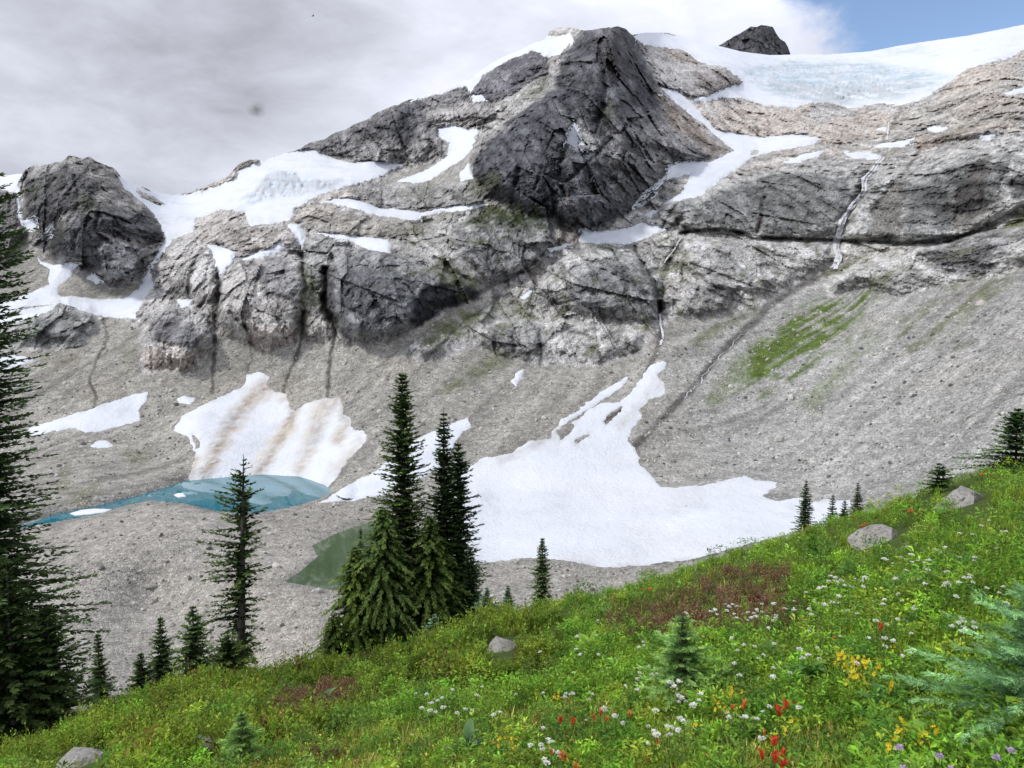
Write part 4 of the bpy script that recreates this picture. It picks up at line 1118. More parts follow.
def leaf_mat(name, trans=.3, rough=.55, spec=.2):
    t = NT(name)
    c_ = t.attr('Col')
    n = t.noise(9.0, None, 3, .6)
    c_ = t.scale(c_, t.ramp(n, .3, .7, .8, 1.2))
    t.put(t.b.inputs['Base Color'], c_); t.b.inputs['Roughness'].default_value = rough; t.b.inputs['Specular IOR Level'].default_value = spec
    tr = t.n.new('ShaderNodeBsdfTranslucent'); t.l.new(t.scale(c_, 1.25), tr.inputs['Color'])
    mx_ = t.n.new('ShaderNodeMixShader'); mx_.inputs[0].default_value = trans
    t.l.new(t.b.outputs[0], mx_.inputs[1]); t.l.new(tr.outputs[0], mx_.inputs[2]); t.l.new(mx_.outputs[0], t.out.inputs['Surface'])
    return t.mat


M_LEAF = leaf_mat('meadow leaf'); M_NEEDLE = leaf_mat('fir needles', .15, .8, .03); M_PETAL = leaf_mat('petals', .35, .6)

# boulders half sunk in the meadow: centre, half width and height of what shows
BOULDERS = [((885, 541), 27, 15, 'flat pale grey boulder in the meadow, the lower of the two on the right', .7),
            ((966, 503), 25, 17, 'blocky lichen-stained boulder in the meadow beside a dark fir, the upper one', .8),
            ((502, 650), 19, 14, 'pale rock half buried in green huckleberry bushes in mid meadow', .8),
            ((80, 766), 32, 18, 'smooth grey boulder at the bottom left corner of the meadow', .8),
            ((203, 748), 15, 12, 'dark jagged rock with pale lichen among low bushes', .9)]


def zone(px, py, polys):
    return np.max([sdf(p, px, py) for p in polys], 0)


HEATHER = [[(590, 628), (640, 600), (700, 585), (760, 568), (790, 575), (800, 612), (820, 632), (780, 648), (700, 655), (640, 655), (610, 645)], [(575, 592), (600, 585), (615, 590), (600, 598), (580, 598)],
           [(262, 720), (280, 700), (310, 690), (360, 682), (362, 700), (330, 730), (280, 738)], [(335, 672), (355, 660), (375, 655), (390, 660), (350, 676)], [(310, 755), (325, 738), (345, 745), (340, 768), (312, 772)], [(300, 690), (330, 680), (350, 690), (320, 704)]]
OLIVE = [[(-60, 860), (0, 750), (100, 700), (200, 670), (300, 655), (400, 640), (470, 610), (560, 590), (580, 605), (560, 640), (545, 690), (470, 700), (420, 690), (380, 720), (300, 750), (240, 760), (150, 790), (60, 860)]]
AUTUMN = [[(250, 755), (330, 740), (400, 735), (470, 735), (540, 720), (620, 715), (680, 730), (760, 740), (860, 745), (860, 860), (160, 860), (180, 770)]]


def scatter(n, ylo=None, beyond=.12):
    """places over the hillside; n per visible area so that near and far ground are covered alike"""
    n = int(n * 1.42)
    px = rng.uniform(-260, 1440, n)
    e = np.interp(px, EDGE[:, 0], EDGE[:, 1])
    py = e + rng.uniform(0, 1, n) * (np.maximum(848, e + 60) - e)
    p = hill_hit(px, py)
    m = rng.random(n) < beyond
    y2 = p[:, 1].copy(); y2[m] = np.interp(px[m], EDIST[:, 0], EDIST[:, 1]) + rng.uniform(-3, 4, m.sum())
    rx = p[:, 0] / p[:, 1]
    p = np.stack([rx * y2, y2, hill_z(rx * y2, y2)], -1)
    py = np.where(m, e, py)
    # nothing grows through the boulders
    ok = np.ones(n, bool)
    for (cx, cy), hw, hh, _, _ in BOULDERS:
        ok &= ~((np.abs(px - cx) < hw * 1.0) & (py > cy - hh * .8) & (py < cy + hh * (1.2 if cx > 600 else 2.0)))
    return px[ok], py[ok], p[ok]


def blade_tpl(nb, h, spread, w, bend):
    V, F3, F4, T = [], [], [], []
    for i in range(nb):
        a = rng.uniform(0, 6.28); q = rng.uniform(0, spread); hh = h * rng.uniform(.55, 1.15); ww = w * rng.uniform(.7, 1.3)
        d = np.array((math.cos(a), math.sin(a), 0)); sdv = np.array((-d[1], d[0], 0)); b = rng.uniform(.3, 1) * bend * hh
        base = d * q * .5
        k = len(V)
        V += [base - sdv * ww, base + sdv * ww, base + d * b * .35 + np.array((0, 0, hh * .6)) - sdv * ww * .8, base + d * b * .35 + np.array((0, 0, hh * .6)) + sdv * ww * .8, base + d * b + np.array((0, 0, hh * rng.uniform(.8, 1)))]
        F4.append((k, k + 1, k + 3, k + 2)); F3.append((k + 2, k + 3, k + 4))
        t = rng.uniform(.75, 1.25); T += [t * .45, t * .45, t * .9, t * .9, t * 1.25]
    return np.array(V), [np.array(F4), np.array(F3)], np.repeat(np.array(T)[:, None], 3, 1)


def leaf_tpl(nl, R_, H, size, ratio=.5, upright=.5, stems=0):
    """a tuft of small pointed leaves inside a dome"""
    V, F4, T = [], [], []
    for i in range(nl):
        a = rng.uniform(0, 6.28); z = rng.uniform(.1, 1) ** .7; q = R_ * math.sqrt(rng.uniform(0, 1)) * (1.05 - .5 * z)
        c_ = np.array((math.cos(a) * q, math.sin(a) * q, z * H))
        d = np.array((math.cos(a) * rng.uniform(.2, 1), math.sin(a) * rng.uniform(.2, 1), upright * rng.uniform(-.2, 1.6))) + rng.normal(0, .35, 3)
        d /= np.linalg.norm(d)
        sd_ = np.cross(d, (rng.normal(0, .4), rng.normal(0, .4), 1)); sd_ /= np.linalg.norm(sd_) + 1e-6
        nn = np.cross(sd_, d)
        s_l = size * rng.uniform(.65, 1.3)
        k = len(V)
        V += [c_, c_ + d * s_l * .5 + sd_ * s_l * ratio * .5 + nn * s_l * .06, c_ + d * s_l - nn * s_l * .12, c_ + d * s_l * .5 - sd_ * s_l * ratio * .5 + nn * s_l * .06]
        F4.append((k, k + 1, k + 2, k + 3))
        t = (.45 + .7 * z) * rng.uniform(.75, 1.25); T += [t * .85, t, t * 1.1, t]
    return np.array(V), [np.array(F4)], np.repeat(np.array(T)[:, None], 3, 1)


def twig_tpl(ns, R_, H, size, per):
    """upright twiggy bush: stems carrying small leaves (heather, huckleberry)"""
    V, F4, T = [], [], []
    for i in range(ns):
        a = rng.uniform(0, 6.28); q = R_ * rng.uniform(0, 1)
        b = np.array((math.cos(a) * q * .5, math.sin(a) * q * .5, 0)); tip = np.array((math.cos(a) * q, math.sin(a) * q, H * rng.uniform(.6, 1.15) * (1 - .4 * q / R_)))
        for j in range(per):
            z = (j + rng.uniform(0, 1)) / per
            c_ = b + (tip - b) * (.25 + .75 * z)
            d = np.array((rng.normal(), rng.normal(), rng.uniform(.1, 1.6))); d /= np.linalg.norm(d)
            sd_ = np.cross(d, rng.normal(0, 1, 3)); sd_ /= np.linalg.norm(sd_) + 1e-6
            s_l = size * rng.uniform(.7, 1.3); k = len(V)
            V += [c_, c_ + d * s_l * .55 + sd_ * s_l * .28, c_ + d * s_l, c_ + d * s_l * .55 - sd_ * s_l * .28]
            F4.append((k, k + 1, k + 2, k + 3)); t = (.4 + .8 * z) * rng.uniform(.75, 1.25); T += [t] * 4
    return np.array(V), [np.array(F4)], np.repeat(np.array(T)[:, None], 3, 1)


def plant(bag, tpls, p, scale, col):
    which = rng.integers(0, len(tpls), len(p))
    for k, (tv, tf, tc_) in enumerate(tpls):
        m = which == k
        if not m.any(): continue
        n = m.sum()
        M = rotz(rng.uniform(0, 6.28, n)) @ rotx(rng.normal(0, .16, n)) * scale[m][:, None, None]
        bag.add(*merge(tv, tf, p[m], M, tc_, col[m]))


def vary(base, n, amt=.18):
    b = np.asarray(base, float)
    if b.ndim == 1: b = np.repeat(b[None], n, 0)
    return b * np.exp(rng.normal(0, amt, (n, 1))) * np.exp(rng.normal(0, amt * .35, (n, 3)))


def p3(p): return (p[:, 0], p[:, 1], p[:, 2] * 0)


# --- grass
px, py, p = scatter(24000)
zo = zone(px, py, OLIVE); zh = zone(px, py, HEATHER); za = zone(px, py, AUTUMN)
pat = fbm(p3(p), 2.4, 3, 711)
keep = (rng.random(len(px)) < np.where(zo > 0, .12, np.where(zh > 0, .16, .6 + .9 * pat)))
px, py, p, za, pat = px[keep], py[keep], p[keep], za[keep], pat[keep]
far = np.clip(p[:, 1] / 9, .55, 2.4)
g1 = np.array((.19, .35, .03)); g2 = np.array((.37, .47, .045)); gy = np.array((.5, .45, .15))
mixv = np.clip(.4 + 1.2 * fbm(p3(p), 3.5, 3, 712), 0, 1)[:, None]
colr = g1 * (1 - mixv) + g2 * mixv
dry = ((rng.random(len(p)) < np.where(za > 0, .28, .05)))[:, None]
colr = np.where(dry, gy, colr)
bag = Bag()
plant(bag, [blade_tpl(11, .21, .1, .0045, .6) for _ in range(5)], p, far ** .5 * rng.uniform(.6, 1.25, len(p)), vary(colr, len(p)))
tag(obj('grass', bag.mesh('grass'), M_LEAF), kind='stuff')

# --- leafy herbs
px, py, p = scatter(44000)
zo = zone(px, py, OLIVE); zh = zone(px, py, HEATHER); za = zone(px, py, AUTUMN)
pat = fbm(p3(p), 1.7, 3, 721)
keep = rng.random(len(px)) < np.where(zo > 0, .22, np.where(zh > 0, .14, .6 + 1.0 * pat))
px, py, p, za, zo = px[keep], py[keep], p[keep], za[keep], zo[keep]
n = len(p)
mv = np.clip(.45 + 1.3 * fbm(p3(p), 1.9, 3, 722), 0, 1)[:, None]; mv2 = np.clip(.5 + 1.4 * fbm(p3(p), 4.5, 2, 723), 0, 1)[:, None]
colr = (np.array((.14, .28, .035)) * (1 - mv) + np.array((.33, .5, .05)) * mv) * (1 - .35 * mv2) + np.array((.17, .26, .06)) * .35 * mv2
u = rng.random(n)
aut = np.where((u < .09)[:, None], np.array((.42, .16, .07)), np.where((u < .24)[:, None], np.array((.55, .36, .12)), np.where((u < .5)[:, None], np.array((.46, .46, .08)), colr)))
af = sstep(-10, 10, za + 14 * fbm(p3(p), 1.2, 2, 724))
colr = np.where((rng.random(n) < af)[:, None], aut, colr)
sc_ = np.clip(p[:, 1] / 9, .5, 2.2) ** .55 * rng.uniform(.6, 1.35, n)
bag = Bag()
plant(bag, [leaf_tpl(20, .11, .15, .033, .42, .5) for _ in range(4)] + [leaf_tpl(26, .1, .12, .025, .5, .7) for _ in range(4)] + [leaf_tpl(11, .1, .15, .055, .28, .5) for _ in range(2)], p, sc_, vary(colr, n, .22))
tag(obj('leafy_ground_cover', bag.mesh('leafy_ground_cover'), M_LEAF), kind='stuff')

# --- leafy mounds standing above the turf: each mound keeps one kind of leaf and one hue
px, py, p = scatter(1900, beyond=.01)
keep = (zone(px, py, OLIVE) < 0) | (rng.random(len(px)) < .3)
keep &= (zone(px, py, HEATHER) < 6) & ((zone(px, py, AUTUMN) < 0) | (rng.random(len(px)) < .25))
px, py, p = px[keep], py[keep], p[keep]
cen, cpos, ccl, csc = [], [], [], []
HUES = np.array([(.14, .3, .03), (.25, .44, .04), (.1, .22, .035), (.2, .34, .06), (.32, .43, .05), (.14, .27, .03), (.22, .39, .04)])
for i in range(len(p)):
    s_m = rng.uniform(.12, .34) * np.clip(p[i, 1] / 9, .55, 2.0) ** .6; hm = s_m * rng.uniform(.6, 1.25); hue = HUES[rng.integers(len(HUES))] * math.exp(rng.normal(.12, .2))
    k = int(rng.uniform(10, 20))
    a = rng.uniform(0, 6.28, k); q = s_m * np.sqrt(rng.uniform(0, 1, k))
    x = p[i, 0] + np.cos(a) * q; y = p[i, 1] + np.sin(a) * q
    z = hill_z(x, y) + hm * np.clip(1 - (q / s_m) ** 2, 0, 1)
    cpos.append(np.stack([x, y, z], 1)); ccl.append(np.repeat(hue[None], k, 0) * (.7 + .5 * (1 - q / s_m))[:, None]); csc.append(np.full(k, np.clip(p[i, 1] / 9, .55, 2.0) ** .5))  # lighter top and darker rim painted in so each mound looks rounded
cpos, ccl, csc = np.concatenate(cpos), np.concatenate(ccl), np.concatenate(csc)
bag = Bag()
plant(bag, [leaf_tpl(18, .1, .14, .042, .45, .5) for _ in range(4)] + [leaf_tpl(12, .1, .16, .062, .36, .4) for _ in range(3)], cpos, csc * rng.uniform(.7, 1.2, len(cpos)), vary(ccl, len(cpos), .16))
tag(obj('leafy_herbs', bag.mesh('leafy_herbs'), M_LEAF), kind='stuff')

# --- huckleberry scrub (left and middle) and heather
px, py, p = scatter(13000, beyond=.22)
zo = zone(px, py, OLIVE) + 16 * fbm(p3(p), 2.5, 2, 731)
keep = (zo > 0) & (zone(px, py, HEATHER) < 4)
pn = fbm(p3(p), 2.0, 3, 733)
keep &= rng.random(len(px)) < .75 + .8 * pn
px, py, p, pn = px[keep], py[keep], p[keep], pn[keep]; n = len(p)
mv = np.clip(.5 + 1.4 * fbm(p3(p), 2.2, 3, 732), 0, 1)[:, None]
colr = np.array((.13, .21, .025)) * (1 - mv) + np.array((.31, .4, .045)) * mv
rd = (rng.random(n) < .05)[:, None]; colr = np.where(rd, np.array((.2, .1, .04)), colr)
bag = Bag()
sc_ = np.clip(p[:, 1] / 12, .6, 1.6) ** .5 * rng.uniform(.7, 1.3, n) * (1.15 + 1.3 * np.clip(pn, -.4, .8))
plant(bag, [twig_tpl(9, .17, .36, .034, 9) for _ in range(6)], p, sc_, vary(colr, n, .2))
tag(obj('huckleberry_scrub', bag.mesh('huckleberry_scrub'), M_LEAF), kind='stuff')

px, py, p = scatter(18000)
zh = zone(px, py, HEATHER) + 26 * fbm(p3(p), 1.5, 3, 741) - 3
keep = zh > 0
px, py, p = px[keep], py[keep], p[keep]; n = len(p)
u = rng.random((n, 1))
colr = np.where(u < .55, np.array((.21, .115, .07)), np.where(u < .85, np.array((.17, .19, .045)), np.array((.34, .17, .12))))
bag = Bag()
plant(bag, [twig_tpl(12, .16, .24, .028, 8) for _ in range(5)], p, np.clip(p[:, 1] / 12, .6, 1.6) ** .5 * rng.uniform(.8, 1.4, n), vary(colr, n, .22))
tag(obj('heather', bag.mesh('heather'), M_LEAF), kind='stuff')

# ================================================================== TREES
def bark_mat():
    t = NT('bark')
    n = t.noise(9, t.coord((1, 1, .25)), 6, .65)
    t.bump(n, .05)
    return t.done(t.mix(t.ramp(n, .3, .7), (.045, .038, .034), (.16, .14, .125)), .95, .1)


M_BARK = bark_mat()


def trunk_mesh(h, r0, lean=(0, 0), seed=0):
    n, k = 14, 8
    V = []
    for i in range(n + 1):
        t = i / n
        r_ = r0 * (1 - t) ** .85 + .006
        if i == 0: r_ *= 1.35
        ox = lean[0] * t + .04 * r0 * 8 * math.sin(3 * t + seed) * t * (1 - t); oy = lean[1] * t
        for j in range(k):
            a = 2 * math.pi * j / k
            V.append((ox + r_ * math.cos(a), oy + r_ * math.sin(a), h * t - .3 * (i == 0)))
    F = [(i * k + j, i * k + (j + 1) % k, (i + 1) * k + (j + 1) % k, (i + 1) * k + j) for i in range(n) for j in range(k)]
    return mesh_np('trunk', np.array(V), np.array(F), True)


BRIGHT = 1.75


def crown_arrays(h, R0, z0, seed, kind='fir', lean=(0, 0), dens=1.0, twig=.22, tone=(0.038, 0.060, 0.019), tip=(0.076, 0.110, 0.032), side=None, sparse=0.0, needles=False, prof=None):
    """boughs: every bough is a drooping line carrying side twigs. Returns kites of needles and their colours"""
    g_ = np.random.default_rng(seed)
    K0, K1, KW, CC, UP = [], [], [], [], []
    z = z0
    step = twig * (.85 if kind == 'fir' else .7)
    layers = []
    while z < h * .985:
        layers.append(z); z += step * g_.uniform(.75, 1.25) * (1.15 - .45 * z / h)
    for z in layers:
        t = (z - z0) / (h - z0)
        if prof is not None: L0 = R0 * np.interp(t, [q[0] for q in prof], [q[1] for q in prof])
        elif kind == 'fir': L0 = R0 * (1 - t) ** .9 * (.55 + .45 * min(1, t * 6 + .3)) + .02 * R0
        else: L0 = R0 * (1 - t ** 1.6) * (.75 + .25 * min(1, t * 4)) + .03 * R0
        nb = max(4, int((6.5 + 4 * (1 - t)) * dens))
        a0 = g_.uniform(0, 6.28)
        clump = g_.uniform(.72, 1.18)
        for b in range(nb):
            if g_.random() < sparse: continue
            a = a0 + 2 * math.pi * b / nb + g_.normal(0, .25)
            L_ = L0 * 1.3 * clump * g_.uniform(.6, 1.15)
            if side is not None: L_ *= 1 + side[1] * math.cos(a - side[0])
            L_ = max(L_, twig * .35)
            if kind == 'fir': el0, el1 = .35 * t + .02 + g_.normal(0, .08), -.55 * (1 - t) + .25 * t
            else: el0, el1 = .2 + .3 * t + g_.normal(0, .12), -.95 + .4 * t
            ns = max(3, int(L_ / (twig * .30)) + 1)
            p = np.array((lean[0] * z / h, lean[1] * z / h, z)); ds = L_ / ns
            btone = math.exp(g_.normal(0, .22))
            for i in range(ns + 1):
                u = i / ns
                el = el0 + (el1 - el0) * u ** 1.2 + (.35 * u ** 3 if kind == 'fir' else 0)
                d = np.array((math.cos(a) * math.cos(el), math.sin(a) * math.cos(el), math.sin(el)))
                sd_ = np.array((-math.sin(a), math.cos(a), 0)); up = np.cross(d, sd_) * -1
                tw = twig * (1.0 - .45 * u) * min(1, .45 + L_ / (twig * 3.0))
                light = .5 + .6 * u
                ndir = 2 if i < ns else 3
                for s in range(ndir + (1 if g_.random() < .45 else 0)):
                    sg = (1, -1, 0, g_.choice((-.5, .5)))[s] if i < ns else (1, -1, 0, 0)[s]
                    q = d * g_.uniform(.55, .95) + sd_ * sg * g_.uniform(.55, 1.0) + up * g_.normal(.05, .22)
                    if kind != 'fir': q = q + np.array((0, 0, -g_.uniform(0, .8)))
                    q /= np.linalg.norm(q)
                    l_ = tw * g_.uniform(.7, 1.25)
                    K0.append(p); K1.append(p + q * l_); KW.append(l_ * (.23 if kind == 'fir' else .2)); UP.append(up + g_.normal(0, .45, 3))
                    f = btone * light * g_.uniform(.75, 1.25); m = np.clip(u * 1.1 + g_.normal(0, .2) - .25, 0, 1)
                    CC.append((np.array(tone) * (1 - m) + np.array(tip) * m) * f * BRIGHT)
                p = p + d * ds
    # leader
    for i in range(int(10)):
        zz = h * (.93 + .07 * i / 10); a = g_.uniform(0, 6.28)
        q = np.array((math.cos(a) * .6, math.sin(a) * .6, .8)); l_ = twig * .45 * (1 - .5 * i / 10)
        p = np.array((lean[0], lean[1], zz)); K0.append(p); K1.append(p + q * l_); KW.append(l_ * .16); UP.append(g_.normal(0, 1, 3)); CC.append(np.array(tone) * g_.uniform(.8, 1.2))
    K0, K1, KW, CC, UP = map(np.array, (K0, K1, KW, CC, UP))
    ax = K1 - K0; ln = np.linalg.norm(ax, axis=1, keepdims=True); ax = ax / ln
    sd_ = np.cross(ax, UP); sd_ /= np.linalg.norm(sd_, axis=1, keepdims=True) + 1e-9
    w_ = KW[:, None]
    if needles:      # every twig as a spray of separate needles
        nn = 11
        V, C_ = [], []
        for j in range(nn):
            for sg in (1, -1):
                t = (j + .5) / nn
                b_ = K0 + ax * ln * t; nl = ln * (.30 - .12 * t)
                dd = ax * .65 + sd_ * sg * .75 + np.cross(ax, sd_) * g_.normal(.15, .3, (len(K0), 1)); dd /= np.linalg.norm(dd, axis=1, keepdims=True)
                ww = np.cross(dd, UP); ww /= np.linalg.norm(ww, axis=1, keepdims=True) + 1e-9
                V.append(np.stack([b_, b_ + dd * nl * .5 + ww * nl * .15, b_ + dd * nl, b_ + dd * nl * .5 - ww * nl * .15], 1)); C_.append(CC * g_.uniform(.8, 1.2))
        V = np.concatenate(V); CC = np.concatenate(C_)
    else:
        V = np.stack([K0, K0 + ax * ln * .4 + sd_ * w_, K1, K0 + ax * ln * .4 - sd_ * w_], 1)
    n = len(V)
    return V.reshape(-1, 3), np.arange(n * 4).reshape(-1, 4), np.repeat(CC, 4, 0)


def tree(name, px, top, base, Y, R0px, label, cat='fir tree', kind='fir', seed=1, lean_px=0, z0=.04, r0=None, group='fir trees on the slope', parts=(), on_hill=True, **kw):
    rx, _ = ray(px, base); rxt, rzt = ray(px + lean_px, top)
    x = float(rx) * Y
    zg = float(hill_z(x, Y))
    ztop = float(rzt) * Y
    h = ztop - zg
    zb = float(ray(px, base)[1]) * Y - zg          # height at which the crown begins in the picture
    R0 = R0px / FOC * Y
    root = obj(name, None, None, None, (x, Y, zg)); root.empty_display_size = .3
    tag(root, label, cat, group)
    lean = (lean_px / FOC * Y, 0)
    obj('trunk', trunk_mesh(h, r0 or h * .016, lean, seed), M_BARK, root)
    z00 = max(z0 * h, min(zb, h * .6) - .1 * h if zb > 0 else z0 * h)
    kw['twig'] = kw.get('twig', .22) * .8
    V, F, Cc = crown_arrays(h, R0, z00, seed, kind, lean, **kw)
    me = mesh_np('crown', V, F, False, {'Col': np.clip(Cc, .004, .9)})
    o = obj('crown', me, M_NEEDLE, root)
    return root, h


DKT, DKP = (.032, .055, .02), (.07, .105, .032)
MDT, MDP = (.042, .075, .028), (.1, .15, .05)
CED, CEP = (.034, .06, .018), (.085, .125, .034)
BLT, BLP = (.065, .11, .06), (.15, .23, .13)
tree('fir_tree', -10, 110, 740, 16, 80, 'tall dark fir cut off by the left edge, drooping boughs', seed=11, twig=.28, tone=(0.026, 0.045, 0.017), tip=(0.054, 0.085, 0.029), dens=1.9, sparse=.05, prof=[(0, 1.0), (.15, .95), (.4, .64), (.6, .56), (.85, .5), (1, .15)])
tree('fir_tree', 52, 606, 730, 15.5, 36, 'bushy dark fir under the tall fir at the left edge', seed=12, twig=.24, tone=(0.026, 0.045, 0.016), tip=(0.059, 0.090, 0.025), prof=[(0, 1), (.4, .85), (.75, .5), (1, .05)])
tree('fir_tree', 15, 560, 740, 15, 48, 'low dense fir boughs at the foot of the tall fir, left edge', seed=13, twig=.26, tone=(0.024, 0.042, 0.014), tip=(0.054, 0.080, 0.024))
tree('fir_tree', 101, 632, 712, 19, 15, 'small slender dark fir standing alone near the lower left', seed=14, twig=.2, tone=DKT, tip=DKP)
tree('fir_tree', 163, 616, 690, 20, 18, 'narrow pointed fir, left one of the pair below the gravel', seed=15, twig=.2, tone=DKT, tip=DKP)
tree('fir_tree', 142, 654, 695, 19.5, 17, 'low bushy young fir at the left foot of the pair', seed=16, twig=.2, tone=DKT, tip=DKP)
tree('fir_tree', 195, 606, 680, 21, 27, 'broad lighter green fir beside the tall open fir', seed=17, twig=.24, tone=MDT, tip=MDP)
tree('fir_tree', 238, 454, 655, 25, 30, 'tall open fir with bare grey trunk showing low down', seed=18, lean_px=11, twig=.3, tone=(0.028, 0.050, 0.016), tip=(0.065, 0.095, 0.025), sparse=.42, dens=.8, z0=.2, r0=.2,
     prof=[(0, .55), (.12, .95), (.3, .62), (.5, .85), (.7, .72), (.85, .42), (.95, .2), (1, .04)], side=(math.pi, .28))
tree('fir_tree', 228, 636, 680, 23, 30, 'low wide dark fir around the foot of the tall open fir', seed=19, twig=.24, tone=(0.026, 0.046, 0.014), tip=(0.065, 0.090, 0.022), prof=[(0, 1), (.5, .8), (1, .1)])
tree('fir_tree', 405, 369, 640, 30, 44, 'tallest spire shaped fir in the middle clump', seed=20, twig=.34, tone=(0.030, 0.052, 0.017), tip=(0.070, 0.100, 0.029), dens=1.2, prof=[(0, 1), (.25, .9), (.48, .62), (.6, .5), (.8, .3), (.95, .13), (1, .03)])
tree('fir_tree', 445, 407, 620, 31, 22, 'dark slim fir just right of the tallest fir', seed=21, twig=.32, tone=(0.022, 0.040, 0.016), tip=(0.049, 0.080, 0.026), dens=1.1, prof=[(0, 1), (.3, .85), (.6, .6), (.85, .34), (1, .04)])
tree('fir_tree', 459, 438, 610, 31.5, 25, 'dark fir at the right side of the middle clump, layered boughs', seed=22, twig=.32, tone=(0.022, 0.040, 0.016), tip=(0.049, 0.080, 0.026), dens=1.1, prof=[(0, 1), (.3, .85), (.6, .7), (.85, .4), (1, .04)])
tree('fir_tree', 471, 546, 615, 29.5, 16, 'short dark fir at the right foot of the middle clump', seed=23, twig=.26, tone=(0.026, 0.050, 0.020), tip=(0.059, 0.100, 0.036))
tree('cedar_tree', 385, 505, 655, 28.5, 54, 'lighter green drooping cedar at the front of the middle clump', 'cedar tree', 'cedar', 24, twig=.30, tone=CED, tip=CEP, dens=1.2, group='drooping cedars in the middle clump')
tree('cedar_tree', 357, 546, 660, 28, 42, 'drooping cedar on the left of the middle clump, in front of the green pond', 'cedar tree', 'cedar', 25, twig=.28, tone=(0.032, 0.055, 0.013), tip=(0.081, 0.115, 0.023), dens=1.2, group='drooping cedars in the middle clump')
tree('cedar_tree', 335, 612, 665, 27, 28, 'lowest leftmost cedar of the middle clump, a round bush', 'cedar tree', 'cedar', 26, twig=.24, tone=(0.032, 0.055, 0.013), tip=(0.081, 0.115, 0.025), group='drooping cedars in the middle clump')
tree('cedar_tree', 430, 515, 635, 29, 44, 'dark cedar between the tallest and the slim fir', 'cedar tree', 'cedar', 27, twig=.30, tone=(0.026, 0.043, 0.012), tip=(0.059, 0.085, 0.020), dens=1.2, group='drooping cedars in the middle clump')
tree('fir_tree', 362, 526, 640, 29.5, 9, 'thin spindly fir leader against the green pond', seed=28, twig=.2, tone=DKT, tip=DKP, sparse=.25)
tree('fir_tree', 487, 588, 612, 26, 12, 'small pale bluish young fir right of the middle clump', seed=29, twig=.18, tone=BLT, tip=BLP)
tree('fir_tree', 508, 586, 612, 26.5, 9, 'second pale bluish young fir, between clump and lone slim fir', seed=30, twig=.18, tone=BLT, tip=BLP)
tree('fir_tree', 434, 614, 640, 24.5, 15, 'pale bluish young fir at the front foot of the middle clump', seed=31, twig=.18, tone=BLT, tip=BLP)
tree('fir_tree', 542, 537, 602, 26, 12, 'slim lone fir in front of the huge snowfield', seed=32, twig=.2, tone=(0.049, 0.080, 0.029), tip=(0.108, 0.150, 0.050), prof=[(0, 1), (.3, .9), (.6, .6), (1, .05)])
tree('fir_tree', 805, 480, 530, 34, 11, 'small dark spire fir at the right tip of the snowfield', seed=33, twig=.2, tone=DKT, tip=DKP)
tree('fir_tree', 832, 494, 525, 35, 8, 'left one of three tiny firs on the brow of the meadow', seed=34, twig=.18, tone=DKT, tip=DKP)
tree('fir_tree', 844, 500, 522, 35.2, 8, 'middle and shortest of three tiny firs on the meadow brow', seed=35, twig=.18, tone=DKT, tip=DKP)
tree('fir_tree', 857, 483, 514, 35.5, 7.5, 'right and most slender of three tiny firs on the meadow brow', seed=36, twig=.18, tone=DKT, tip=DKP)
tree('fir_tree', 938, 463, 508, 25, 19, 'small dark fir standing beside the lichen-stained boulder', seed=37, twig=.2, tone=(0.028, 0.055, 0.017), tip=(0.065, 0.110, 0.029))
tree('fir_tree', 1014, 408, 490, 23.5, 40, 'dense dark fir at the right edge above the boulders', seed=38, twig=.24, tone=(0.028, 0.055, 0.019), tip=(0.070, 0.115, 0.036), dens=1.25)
tree('fir_tree', 880, 462, 500, 34, 7, 'faint tiny fir behind the small dark fir beside the boulder', seed=39, twig=.17, tone=DKT, tip=DKP) if False else None


def sapling(px, base, hpx, R0px, label, seed, Y=None, **kw):
    p = hill_hit(px, base)[0]
    if Y is not None:
        rx = float(ray(px, base)[0]); p = np.array((rx * Y, Y, float(hill_z(rx * Y, Y))))
    h = hpx / FOC * p[1]
    root = obj('fir_sapling', None, None, None, tuple(p)); root.empty_display_size = .1
    tag(root, label, 'fir sapling', 'young firs in the meadow')
    obj('trunk', trunk_mesh(h, h * .018, (0, 0), seed), M_BARK, root)
    V, F, Cc = crown_arrays(h, R0px / FOC * p[1], h * .04, seed, 'fir', **kw)
    obj('crown', mesh_np('crown', V, F, False, {'Col': np.clip(Cc, .004, .9)}), M_NEEDLE, root)
    return p


sapling(681, 712, 104, 42, 'pale blue-green fir sapling in the middle of the flower meadow', 51, twig=.085, tone=(0.086, 0.175, 0.055), tip=(0.263, 0.403, 0.120), dens=1.2, needles=True)
sapling(243, 772, 62, 26, 'small dark green fir sapling by the dark rock at the bottom', 52, twig=.09, dens=1.5, tone=(0.086, 0.158, 0.044), tip=(0.208, 0.333, 0.088), needles=True)
sapling(1040, 800, 190, 118, 'blurry fir sapling close by at the bottom right corner', 53, twig=.075, tone=(0.075, 0.158, 0.066), tip=(0.198, 0.350, 0.158), dens=1.05, needles=True, Y=3.4)

# ================================================================== BOULDERS
def stone_mat():
    t = NT('lichen boulder')
    n = t.noise(3.5, None, 7, .65); n2 = t.noise(22, None, 5, .6); v = t.voro(7)
    c_ = t.mix(t.ramp(n, .35, .65), (.24, .23, .215), (.44, .425, .40))
    c_ = t.mix(t.ramp(t.noise(5.0, t.coord((1.3, 1, 1)), 6, .7), .54, .66), c_, (.1, .1, .09))
    c_ = t.mix(t.ramp(t.noise(2.2, t.coord((1, 1.4, 1)), 5, .6), .56, .68), c_, (.3, .3, .16))
    c_ = t.scale(c_, t.ramp(n2, .3, .7, .7, 1.25))
    t.bump(t.math('ADD', n, t.math('MULTIPLY', n2, .4)), .06, .9)
    return t.done(c_, .92, .15)


